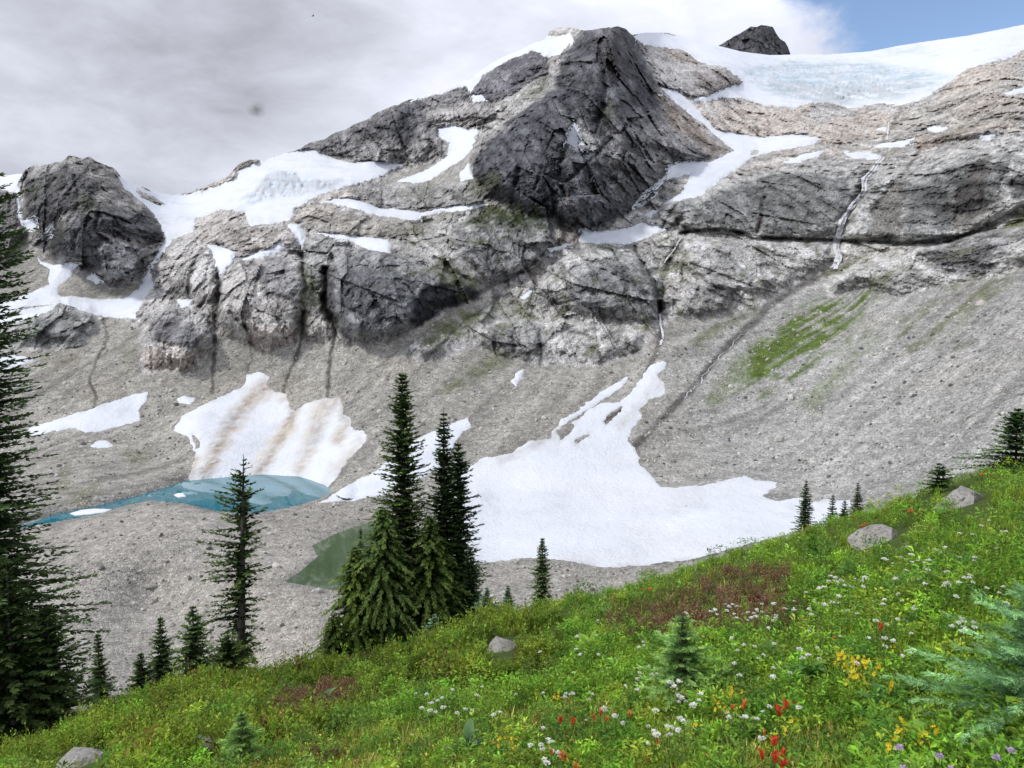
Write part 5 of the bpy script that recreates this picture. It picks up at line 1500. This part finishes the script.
M_STONE = stone_mat()
BV, BF = ico(4)


def boulder(c_, hw, hh, label, flat, seed):
    p = hill_hit(c_[0], c_[1])[0]
    s = hw / FOC * p[1]
    v = BV.copy()
    g_ = np.random.default_rng(seed)
    for _ in range(11):           # broken flat faces
        n = g_.normal(0, 1, 3); n[2] = abs(n[2]) * .8; n /= np.linalg.norm(n)
        d = v @ n; cut = g_.uniform(.45, .8)
        v = v - np.clip(d - cut, 0, None)[:, None] * n * .9
    q = (v[:, 0] + seed * 3.1, v[:, 1], v[:, 2])
    v = v * (1 + .16 * fbm(q, .6, 4, seed) + .03 * fbm(q, .15, 2, seed + 1))[:, None]
    v = v * np.array((s * 1.3, s * 1.1, (hh / FOC * p[1]) * 1.15))
    me = mesh_np('boulder', v, BF, False)
    o = obj('boulder', me, M_STONE, None, (p[0], p[1] + .1, p[2] - hh / FOC * p[1] * .1), (0, 0, g_.uniform(-.4, .4)))
    tag(o, label, 'boulder', 'boulders in the meadow')


for i, (c_, hw, hh, lab, fl) in enumerate(BOULDERS): boulder(c_, hw, hh, lab, fl, 70 + i)

# boulders out on the gravel that stand apart
for i, (px_, py_, s, lab) in enumerate([(314, 606, .9, 'dark flat boulder lying alone on the pale gravel below the pond'), (150, 587, 1.1, 'pale slab of rock in the middle of the gravel moraine'), (145, 497, .8, 'rock on the crest of the moraine above the lake') if False else (366, 519, 1.3, 'pale boulder at the upper tip of the green pond')]):
    p = on_ground(px_, py_)
    v = BV * (1 + .25 * fbm((BV[:, 0] + i * 5, BV[:, 1], BV[:, 2]), .9, 3, 90 + i))[:, None] * np.array((s * 1.7, s, s * .55))
    me = mesh_np('boulder', v, BF, False)
    tag(obj('boulder', me, M_STONE, None, (p[0], p[1], p[2] + s * .15)), lab, 'boulder', 'boulders on the gravel')


# ================================================================== BROAD-LEAVED PLANTS
def corn_lily(nl, L_, seed, col, arch=1.0):
    """tall broad leaves rising from one stem and arching over, with pleats"""
    g_ = np.random.default_rng(seed)
    V, F, Cc = [], [], []
    for i in range(nl):
        a = i * 2.4 + g_.normal(0, .2); zb = L_ * .9 * i / nl; l_ = L_ * g_.uniform(.75, 1.15) * (1 - .35 * i / nl); w_ = l_ * g_.uniform(.17, .24)
        el = g_.uniform(.5, .95) + .4 * i / nl
        d = np.array((math.cos(a), math.sin(a), 0)); sd_ = np.array((-d[1], d[0], 0)); p = np.array((0, 0, zb)) + d * .01
        ns = 6; base = len(V); t0 = g_.uniform(.8, 1.2)
        for j in range(ns + 1):
            u = j / ns; e = el - arch * 1.35 * u ** 1.5
            q = d * math.cos(e) + np.array((0, 0, math.sin(e)))
            ww = w_ * math.sin(math.pi * min(1, .12 + .88 * u)) ** .8 * (1 if j < ns else .05)
            nn = np.cross(sd_, q) * -1
            V += [p - sd_ * ww + nn * ww * .25, p, p + sd_ * ww + nn * ww * .25]
            Cc += [np.array(col) * t0 * (.9 + .3 * u), np.array(col) * t0 * (.7 + .3 * u), np.array(col) * t0 * (.9 + .3 * u)]
            p = p + q * l_ / ns
        for j in range(ns):
            k = base + 3 * j
            F += [(k, k + 1, k + 4, k + 3), (k + 1, k + 2, k + 5, k + 4)]
    return np.array(V), np.array(F), np.array(Cc)


PLANTS = [((590, 655), 34, (.24, .4, .05), 12, .5, 'bright lime green upright leafy plant in mid meadow'), ((572, 662), 18, (.2, .36, .05), 8, .6, 'small lime green plant just left of the bright upright one'),
          ((612, 672), 26, (.14, .27, .06), 10, .9, 'broad mid-green leafy plant below the bright lime green one'),
          ((468, 752), 40, (.13, .24, .09), 14, 1.0, 'pale grey-green plant with long arching leaves at the bottom, left of centre'),
          ((372, 692), 16, (.24, .42, .06), 8, .7, 'lime green plant beside the brown heather on the left'), ((328, 702), 20, (.13, .24, .1), 9, 1.0, 'grey-green rosette among the brown heather on the left'),
          ((338, 728), 22, (.2, .38, .06), 9, .9, 'fresh green plant below the grey-green rosette'),
          ((808, 682), 40, (.13, .28, .06), 14, 1.2, 'large plant with arching ribbed leaves right of the sapling'), ((768, 660), 30, (.14, .3, .05), 12, 1.1, 'arching broad-leaved plant above the one right of the sapling'),
          ((880, 718), 44, (.12, .26, .06), 12, 1.1, 'dense broad-leaved plant at lower right below the yellow flowers'), ((905, 752), 52, (.2, .36, .06), 10, 1.2, 'big glossy light green leaves at the bottom right edge of the meadow'),
          ((845, 600), 26, (.13, .28, .05), 12, 1.0, 'leafy plant on the slope below the flat boulder'), ((940, 521), 20, (.17, .33, .06), 12, .8, 'rounded leafy plant in front of the lichen-stained boulder'),
          ((812, 548), 22, (.13, .28, .05), 12, .9, 'leafy plant near the brow left of the flat boulder'), ((850, 575), 24, (.11, .25, .05), 12, 1.0, 'dark green leafy plant under the flat boulder'),
          ((925, 585), 22, (.14, .3, .06), 11, 1.0, 'leafy plant on the upper right slope among white flowers'), ((970, 570), 26, (.12, .26, .05), 12, 1.0, 'leafy plant at the upper right, nearest the right edge'),
          ((700, 745), 30, (.15, .3, .06), 10, 1.1, 'arching green plant below the sapling'), ((640, 690), 22, (.14, .28, .06), 10, 1.0, 'low leafy plant left of the sapling'), ((905, 495), 14, (.2, .36, .05), 9, .7, 'bright leafy plant on the meadow brow left of the small dark fir')]
for i, (c_, hpx, cl, nl, ar, lab) in enumerate(PLANTS):
    p = hill_hit(c_[0], c_[1] + hpx * .35)[0]
    V, F, Cc = corn_lily(nl, hpx * .85 / FOC * p[1], 300 + i, cl, ar)
    tag(obj('leafy_plant', mesh_np('leafy_plant', V, F, True, {'Col': np.clip(Cc, .01, .9)}), M_LEAF, None, tuple(p)), lab, 'leafy plant', 'broad-leaved plants in the meadow')


def shrub(c_, rpx, seed):
    """rounded leafy bush: many small upright leaves over a lumpy dome, with twigs inside"""
    p = hill_hit(c_[0], c_[1])[0]; R_ = rpx / FOC * p[1]; g_ = np.random.default_rng(seed)
    n = 170
    a = g_.uniform(0, 6.28, n); z = g_.uniform(0, 1, n) ** .8; q = np.sqrt(1 - z ** 2) * g_.uniform(.7, 1.05, n)
    lump = 1 + .22 * np.sin(3 * a + seed) + g_.normal(0, .1, n)
    pos = np.stack([np.cos(a) * q * R_ * lump, np.sin(a) * q * R_ * lump * .8, z * R_ * 1.0 * lump], 1)
    hue = np.array((.16, .25, .03)) if seed % 3 else np.array((.26, .33, .04))
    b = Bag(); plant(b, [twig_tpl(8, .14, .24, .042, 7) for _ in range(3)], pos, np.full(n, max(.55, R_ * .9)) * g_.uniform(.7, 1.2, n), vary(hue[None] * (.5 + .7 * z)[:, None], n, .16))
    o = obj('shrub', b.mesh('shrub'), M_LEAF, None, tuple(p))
    tag(o, 'rounded olive-green leafy shrub among the scrub between the firs and the flowers', 'shrub', 'leafy shrubs on the meadow brow')


for i, (x_, y_, r_) in enumerate([(548, 640, 24), (520, 636, 20), (482, 650, 20), (455, 662, 22), (535, 672, 22), (560, 668, 17), (425, 676, 18), (470, 684, 20), (300, 694, 15), (345, 690, 14), (250, 706, 15), (205, 716, 14), (150, 735, 16), (110, 748, 15), (395, 690, 15), (500, 690, 18)]):
    shrub((x_, y_), r_, 500 + i)

# ================================================================== FLOWERS
def flower_mesh(name, kind, col, seed):
    """head of small florets on a thin stem; the base of the stem is the origin, about one unit tall"""
    g_ = np.random.default_rng(seed)
    V, F4, Cc = [], [], []

    def kite(p, d, l_, w_, c2, up):
        s_ = np.cross(d, up); s_ = s_ / (np.linalg.norm(s_) + 1e-9); k = len(V)
        V.extend([p, p + d * l_ * .55 + s_ * w_, p + d * l_, p + d * l_ * .55 - s_ * w_]); F4.append((k, k + 1, k + 2, k + 3)); Cc.extend([c2] * 4)
    bend = g_.normal(0, .08, 2); tip = np.array((bend[0], bend[1], 1.0))
    for a in (0, 2.1, 4.2):          # stem as a thin three-sided rod
        s_ = np.array((math.cos(a), math.sin(a), 0)) * .012; s2 = np.array((math.cos(a + 2.1), math.sin(a + 2.1), 0)) * .012; k = len(V)
        V.extend([s_, s2, tip + s2 * .7, tip + s_ * .7]); F4.append((k, k + 1, k + 2, k + 3)); Cc.extend([np.array((.1, .17, .04))] * 4)
    for j in range(4):
        a = g_.uniform(0, 6.28); z = g_.uniform(.1, .6)
        kite(tip * z, np.array((math.cos(a) * .8, math.sin(a) * .8, .5)), .22, .03, np.array((.1, .2, .04)), np.array((0, 0, 1.)))
    col = np.array(col)
    if kind == 'umbel':
        for j in range(44):
            v = g_.normal(0, 1, 3); v[2] = abs(v[2]) * .8; v /= np.linalg.norm(v)
            c2 = col * g_.uniform(.72, 1.05); p = tip + v * np.array((.075, .075, .05))
            kite(p - v * .01, np.array((g_.normal(0, .6), g_.normal(0, .6), .25)), .05, .028, c2, np.array((g_.normal(0, .35), g_.normal(0, .35), 1.)))
    elif kind == 'daisy':
        for f in range(5):
            ctr = tip + g_.normal(0, .07, 3) * np.array((1, 1, .7)); n = np.array((g_.normal(0, .4), g_.normal(0, .4), 1.)); n /= np.linalg.norm(n)
            u = np.cross(n, (1, 0, 0)); u /= np.linalg.norm(u); w_ = np.cross(n, u)
            for j in range(8):
                a = j * math.pi / 4; kite(ctr, u * math.cos(a) + w_ * math.sin(a) + n * .15, .085, .018, col * g_.uniform(.8, 1.1), n)
            for j in range(5):
                a = j * 1.26; kite(ctr + n * .01, u * math.cos(a) * .5 + w_ * math.sin(a) * .5 + n * .5, .03, .012, np.array((.4, .2, .02)), n)
    else:      # paintbrush: upright coloured bracts
        for j in range(26):
            z = g_.uniform(.88, 1.0); a = g_.uniform(0, 6.28); o_ = g_.uniform(.3, 1.2)
            kite(tip * z, np.array((math.cos(a) * o_, math.sin(a) * o_, .8)), .09, .02, col * g_.uniform(.65, 1.15) * (.7 + .4 * z), g_.normal(0, 1, 3))
    return mesh_np(name, np.array(V), np.array(F4), False, {'Col': np.clip(np.array(Cc), .01, .9)})


WHITE = [flower_mesh('white_flower', 'umbel', (.9, .9, .85), 400 + k) for k in range(4)]
YELLOW = [flower_mesh('yellow_flower', 'daisy', (.88, .68, .04), 410 + k) for k in range(3)]
RED = [flower_mesh('red_flower', 'brush', (.7, .085, .04), 420 + k) for k in range(3)]
ORANGE = [flower_mesh('orange_flower', 'brush', (.72, .25, .08), 430 + k) for k in range(3)]
LILAC = [flower_mesh('lilac_flower', 'umbel', (.66, .5, .72), 440 + k) for k in range(2)]


def flowers(name, meshes, pts, hpx, label, cat, group, head=1.0, wide0=1.0):
    for i, (x, y) in enumerate(pts):
        p = hill_hit(x, y)[0]
        # the head is what is seen at the reading: the foot stands nearer by the height of the stem
        rx, rz = (float(v) for v in ray(x, y))
        h = rng.uniform(.24, .40) * (1.25 if p[1] > 16 else 1.0); yb = p[1]
        for k in range(60):
            yk = p[1] * (1 - k * .008)
            if float(hill_z(rx * yk, yk)) + h <= rz * yk: break
            yb = yk
        q = np.array((rx * yb, yb, float(hill_z(rx * yb, yb)))); wide = wide0 * float(np.clip(p[1] / 10, .8, 1.9))
        o = obj(name, meshes[i % len(meshes)], M_PETAL, None, tuple(q), (rng.normal(0, .1), rng.normal(0, .1), rng.uniform(0, 6.28)), (h * wide, h * wide, h * head))
        tag(o, label, cat, group)


fr_ = np.random.default_rng(77)


def spray(c_, n, sx, sy):
    return [(c_[0] + fr_.normal(0, sx), c_[1] + fr_.normal(0, sy)) for _ in range(n)]


wp = []
for c_, n, sx, sy in [((775, 612), 22, 22, 5), ((838, 582), 16, 12, 6), ((862, 580), 8, 8, 4), ((905, 610), 14, 12, 10), ((950, 585), 10, 14, 6), ((962, 627), 9, 8, 5), ((690, 694), 14, 8, 7), ((752, 618), 6, 8, 4), ((745, 655), 10, 25, 12), ((800, 660), 14, 30, 16),
                      ((820, 600), 10, 20, 8), ((880, 640), 8, 25, 14), ((985, 590), 10, 20, 14), ((930, 560), 12, 25, 8), ((990, 540), 7, 18, 10), ((890, 558), 9, 14, 4), ((720, 615), 8, 18, 6), ((640, 655), 12, 25, 14), ((560, 655), 8, 20, 14), ((590, 640), 6, 12, 8),
                      ((480, 700), 8, 14, 8), ((440, 700), 8, 8, 6), ((430, 712), 6, 8, 8), ((545, 752), 14, 10, 8), ((600, 705), 14, 26, 12), ((660, 730), 12, 22, 12), ((740, 720), 12, 30, 16), ((800, 740), 12, 24, 14), ((850, 720), 9, 22, 14), ((700, 752), 9, 22, 8), ((410, 745), 8, 22, 10), ((475, 715), 6, 14, 8), ((900, 690), 8, 22, 14), ((345, 600), 0, 1, 1), ((600, 618), 6, 16, 5), ((520, 605), 5, 10, 5)]:
    wp += spray(c_, n, sx, sy)
wp = [(x, y) for x, y in wp if y > np.interp(x, EDGE[:, 0], EDGE[:, 1]) + 5 and x < 1024 and y < 766][:285]
flowers('white_flower', WHITE, wp, 20, 'small round white flower head on a thin stem in the meadow', 'flower', 'white flowers in the meadow', wide0=.78)
yp = spray((850, 667), 15, 6, 5) + spray((868, 666), 6, 4, 3) + spray((857, 680), 5, 5, 3) + spray((735, 695), 4, 5, 4) + spray((728, 708), 3, 4, 4) + spray((900, 735), 4, 6, 4) + spray((916, 736), 3, 4, 3) + [(896, 649), (880, 680), (705, 728), (797, 738), (790, 722), (894, 744)] + spray((505, 740), 5, 6, 6) + spray((545, 692), 4, 8, 5)
flowers('yellow_flower', YELLOW, yp, 22, 'yellow daisy-like flower in the meadow', 'flower', 'yellow flowers in the meadow', wide0=.5)
flowers('red_flower', RED, spray((776, 742), 7, 5, 4) + spray((784, 704), 4, 4, 3) + [(568, 718), (572, 724), (875, 628)], 24, 'bright red paintbrush flower in the lower meadow', 'flower', 'red flowers in the meadow', wide0=.75)
flowers('orange_flower', ORANGE, spray((610, 715), 5, 14, 8) + spray((560, 755), 5, 6, 6) + [(829, 633), (650, 742), (733, 702), (726, 706), (765, 735)] + spray((862, 521), 6, 4, 4) + spray((912, 508), 5, 4, 6) + spray((985, 472), 6, 10, 2) + spray((640, 588), 4, 8, 3), 22, 'orange paintbrush flower in the meadow', 'flower', 'orange flowers in the meadow', wide0=.75)
flowers('lilac_flower', LILAC, [(912, 766), (922, 765), (930, 763), (940, 764), (988, 752), (990, 764), (985, 651)], 22, 'pale lilac flower head at the lower right of the meadow', 'flower', 'lilac flowers in the meadow', wide0=.6)


# ================================================================== THINGS IN THE AIR
def flat_mat(name, c_, rough=.6):
    t = NT(name); n = t.noise(30); return t.done(t.mix(t.ramp(n, .3, .7), c_, tuple(x * 1.5 for x in c_)), rough, .3)


def body_lathe(profile, k=10):
    V, F = [], []
    for x, r_ in profile:
        for j in range(k): V.append((x, r_ * math.cos(6.2832 * j / k), r_ * math.sin(6.2832 * j / k)))
    for i in range(len(profile) - 1):
        for j in range(k): F.append((i * k + j, i * k + (j + 1) % k, (i + 1) * k + (j + 1) % k, (i + 1) * k + j))
    return np.array(V), np.array(F)


M_BIRD = flat_mat('bird plumage', (.05, .048, .05))
rx, rz = ray(313, 16); Yb = 160
root = obj('bird', None, None, None, (float(rx) * Yb, Yb, float(rz) * Yb), (0, -.25, .5)); tag(root, 'small dark bird gliding high in the grey clouds', 'bird')
V, F = body_lathe([(-.32, .01), (-.26, .05), (-.1, .085), (.08, .075), (.17, .045), (.22, .055), (.28, .035), (.33, .005)])
obj('body', mesh_np('body', V, F, True), M_BIRD, root)
for s in (1, -1):
    w_ = np.array([(.10, 0, .02), (-.12, 0, .02), (.12, s * .28, .10), (-.10, s * .30, .08), (.05, s * .55, .14), (-.10, s * .52, .12), (-.06, s * .72, .10)], float)
    obj('wing', mesh_np('wing', w_, [np.array([(0, 1, 3, 2), (2, 3, 5, 4)]), np.array([(4, 5, 6)])], True), M_BIRD, root)
obj('tail', mesh_np('tail', np.array([(-.28, .03, 0), (-.28, -.03, 0), (-.48, -.09, 0), (-.48, .09, 0)]), np.array([(0, 1, 2, 3)])), M_BIRD, root)

M_FLY = flat_mat('fly body', (.05, .025, .02)); M_WING = flat_mat('fly wing', (.25, .25, .27))
rx, rz = ray(256, 111); Yf = .22
root = obj('fly', None, None, None, (float(rx) * Yf, Yf, float(rz) * Yf), (0, .2, .4), .42); tag(root, 'out-of-focus flying insect hovering before the grey clouds', 'insect')
V, F = body_lathe([(-.0042, .0003), (-.003, .0012), (-.0008, .0015), (.0004, .0010), (.0012, .0014), (.0024, .0013), (.003, .0007), (.0036, .0010), (.0043, .0004)])
obj('body', mesh_np('body', V, F, True), M_FLY, root)
for s in (1, -1):
    w_ = np.array([(.0016, s * .0008, .001), (.003, s * .003, .0022), (.002, s * .0062, .003), (-.0004, s * .0058, .0028), (-.0012, s * .0026, .0018)], float)
    me = bpy.data.meshes.new('wing'); me.from_pydata([tuple(x) for x in w_], [], [(0, 1, 2, 3, 4)]); obj('wing', me, M_WING, root)

# ================================================================== LIGHT, SKY, CAMERA
SUN_EL, SUN_AZ = R(48), R(-108)      # azimuth from +Y (the view), clockwise positive: behind and to the left
w = bpy.data.worlds.new('World'); SC.world = w; w.use_nodes = True
nt = w.node_tree; N = nt.nodes; L = nt.links
for n_ in list(N): N.remove(n_)
out = N.new('ShaderNodeOutputWorld')
sky = N.new('ShaderNodeTexSky'); sky.sky_type = 'NISHITA'; sky.sun_disc = False
sky.sun_elevation = SUN_EL; sky.sun_rotation = SUN_AZ; sky.altitude = 1500; sky.air_density = 1.0; sky.dust_density = .6
bg1 = N.new('ShaderNodeBackground'); bg1.inputs[1].default_value = .15
tint = N.new('ShaderNodeMix'); tint.data_type = 'RGBA'; tint.blend_type = 'MULTIPLY'; tint.inputs[0].default_value = 1
tint.inputs[7].default_value = (1.3, 1.3, 1.3, 1)
L.new(sky.outputs[0], tint.inputs[6]); L.new(tint.outputs[2], bg1.inputs[0])
tc = N.new('ShaderNodeTexCoord')


def wmath(op, a, b=0.0, c=None):
    n = N.new('ShaderNodeMath'); n.operation = op
    for i, v in enumerate((a, b)):
        if isinstance(v, (int, float)): n.inputs[i].default_value = v
        else: L.new(v, n.inputs[i])
    return n.outputs[0]


def wnoise(scale, detail, rough, stretch=(1, 1, 2.2), loc=(0, 0, 0), dist=0.):
    m = N.new('ShaderNodeMapping'); m.inputs['Scale'].default_value = stretch; m.inputs['Location'].default_value = loc
    L.new(tc.outputs['Generated'], m.inputs['Vector'])
    n = N.new('ShaderNodeTexNoise'); n.inputs['Scale'].default_value = scale; n.inputs['Detail'].default_value = detail; n.inputs['Roughness'].default_value = rough
    n.inputs['Distortion'].default_value = dist
    L.new(m.outputs[0], n.inputs['Vector'])
    return n.outputs['Fac']


def wramp(v, a, b, lo=0., hi=1., smooth=True):
    n = N.new('ShaderNodeMapRange'); n.clamp = True; n.interpolation_type = 'SMOOTHSTEP' if smooth else 'LINEAR'
    for k, x in (('From Min', a), ('From Max', b), ('To Min', lo), ('To Max', hi)): n.inputs[k].default_value = x
    L.new(v, n.inputs['Value'])
    return n.outputs[0]


def wdot(px, py):
    rx, rz = ray(px, py)
    v = Vector((float(rx), 1.0, float(rz))).normalized()
    n = N.new('ShaderNodeVectorMath'); n.operation = 'DOT_PRODUCT'
    L.new(tc.outputs['Generated'], n.inputs[0]); n.inputs[1].default_value = v
    return n.outputs['Value']


# cloud brightness: a darker grey mass in the upper left, brighter veil to the centre and towards the ridge
na = wnoise(3.0, 6, .55, (1, 1, 2.4), (3.2, 1.1, .4), .3)
nb = wnoise(7.5, 6, .6, (1, 1, 2.2), (1.2, 5.1, 2.4), .4)
dark = wmath('MAXIMUM', wmath('MULTIPLY', wramp(wdot(40, -40), .91, .99), .9), wmath('MULTIPLY', wramp(wdot(215, 85), .975, .9995), .42))
base = wmath('ADD', .90, wmath('MULTIPLY', wmath('SUBTRACT', na, .5), .8))
base = wmath('ADD', base, wmath('MULTIPLY', wmath('SUBTRACT', nb, .5), .5))
base = wmath('SUBTRACT', base, wmath('MULTIPLY', dark, .39))
bright = wramp(wdot(20, 150), .97, .999, 0, .16)
base = wmath('ADD', base, bright)
base = wmath('ADD', base, wramp(wdot(560, 0), .9, .995, 0, .06))
# unseen sky overhead is dimmed on purpose to cut the ambient light
sep = N.new('ShaderNodeSeparateXYZ'); L.new(tc.outputs['Generated'], sep.inputs[0])
base = wmath('ADD', base, wramp(sep.outputs['Z'], .5, .9, 0, -.22))
base = wmath('MAXIMUM', base, .2)
cc = N.new('ShaderNodeCombineColor')
L.new(wmath('MULTIPLY', base, .935), cc.inputs[0]); L.new(wmath('MULTIPLY', base, .965), cc.inputs[1]); L.new(wmath('MULTIPLY', base, 1.10), cc.inputs[2])
bg2 = N.new('ShaderNodeBackground'); L.new(cc.outputs[0], bg2.inputs[0]); bg2.inputs[1].default_value = 1.0
# gap of blue over the glacier
gap = wmath('ADD', wdot(1010, 10), wmath('MULTIPLY', wmath('SUBTRACT', nb, .5), .035))
gap = wmath('ADD', gap, wmath('MULTIPLY', wmath('SUBTRACT', na, .5), .03))
gapm = wramp(gap, .977, .99, 0, .97)
mx = N.new('ShaderNodeMixShader')
L.new(gapm, mx.inputs[0]); L.new(bg2.outputs[0], mx.inputs[1]); L.new(bg1.outputs[0], mx.inputs[2]); L.new(mx.outputs[0], out.inputs[0])

sd = bpy.data.lights.new('sun', 'SUN'); sd.energy = 2.4; sd.angle = R(9); sd.color = (1, .975, .935)
so = bpy.data.objects.new('sun', sd); COL.objects.link(so)
dirv = Vector((math.sin(SUN_AZ) * math.cos(SUN_EL), math.cos(SUN_AZ) * math.cos(SUN_EL), math.sin(SUN_EL)))
so.rotation_euler = dirv.to_track_quat('Z', 'Y').to_euler()

cd = bpy.data.cameras.new('camera'); cam = bpy.data.objects.new('camera', cd); COL.objects.link(cam)
cam.rotation_euler = (R(90) - PITCH, 0, 0)
cd.sensor_width = 36; cd.lens = 36 * FOC / 1024
cd.clip_start = .05; cd.clip_end = 8000
cd.dof.use_dof = True; cd.dof.focus_distance = 24; cd.dof.aperture_fstop = 8.4
SC.camera = cam
SC.view_settings.view_transform = 'Standard'; SC.view_settings.look = 'None'; SC.view_settings.exposure = 0; SC.view_settings.gamma = 1
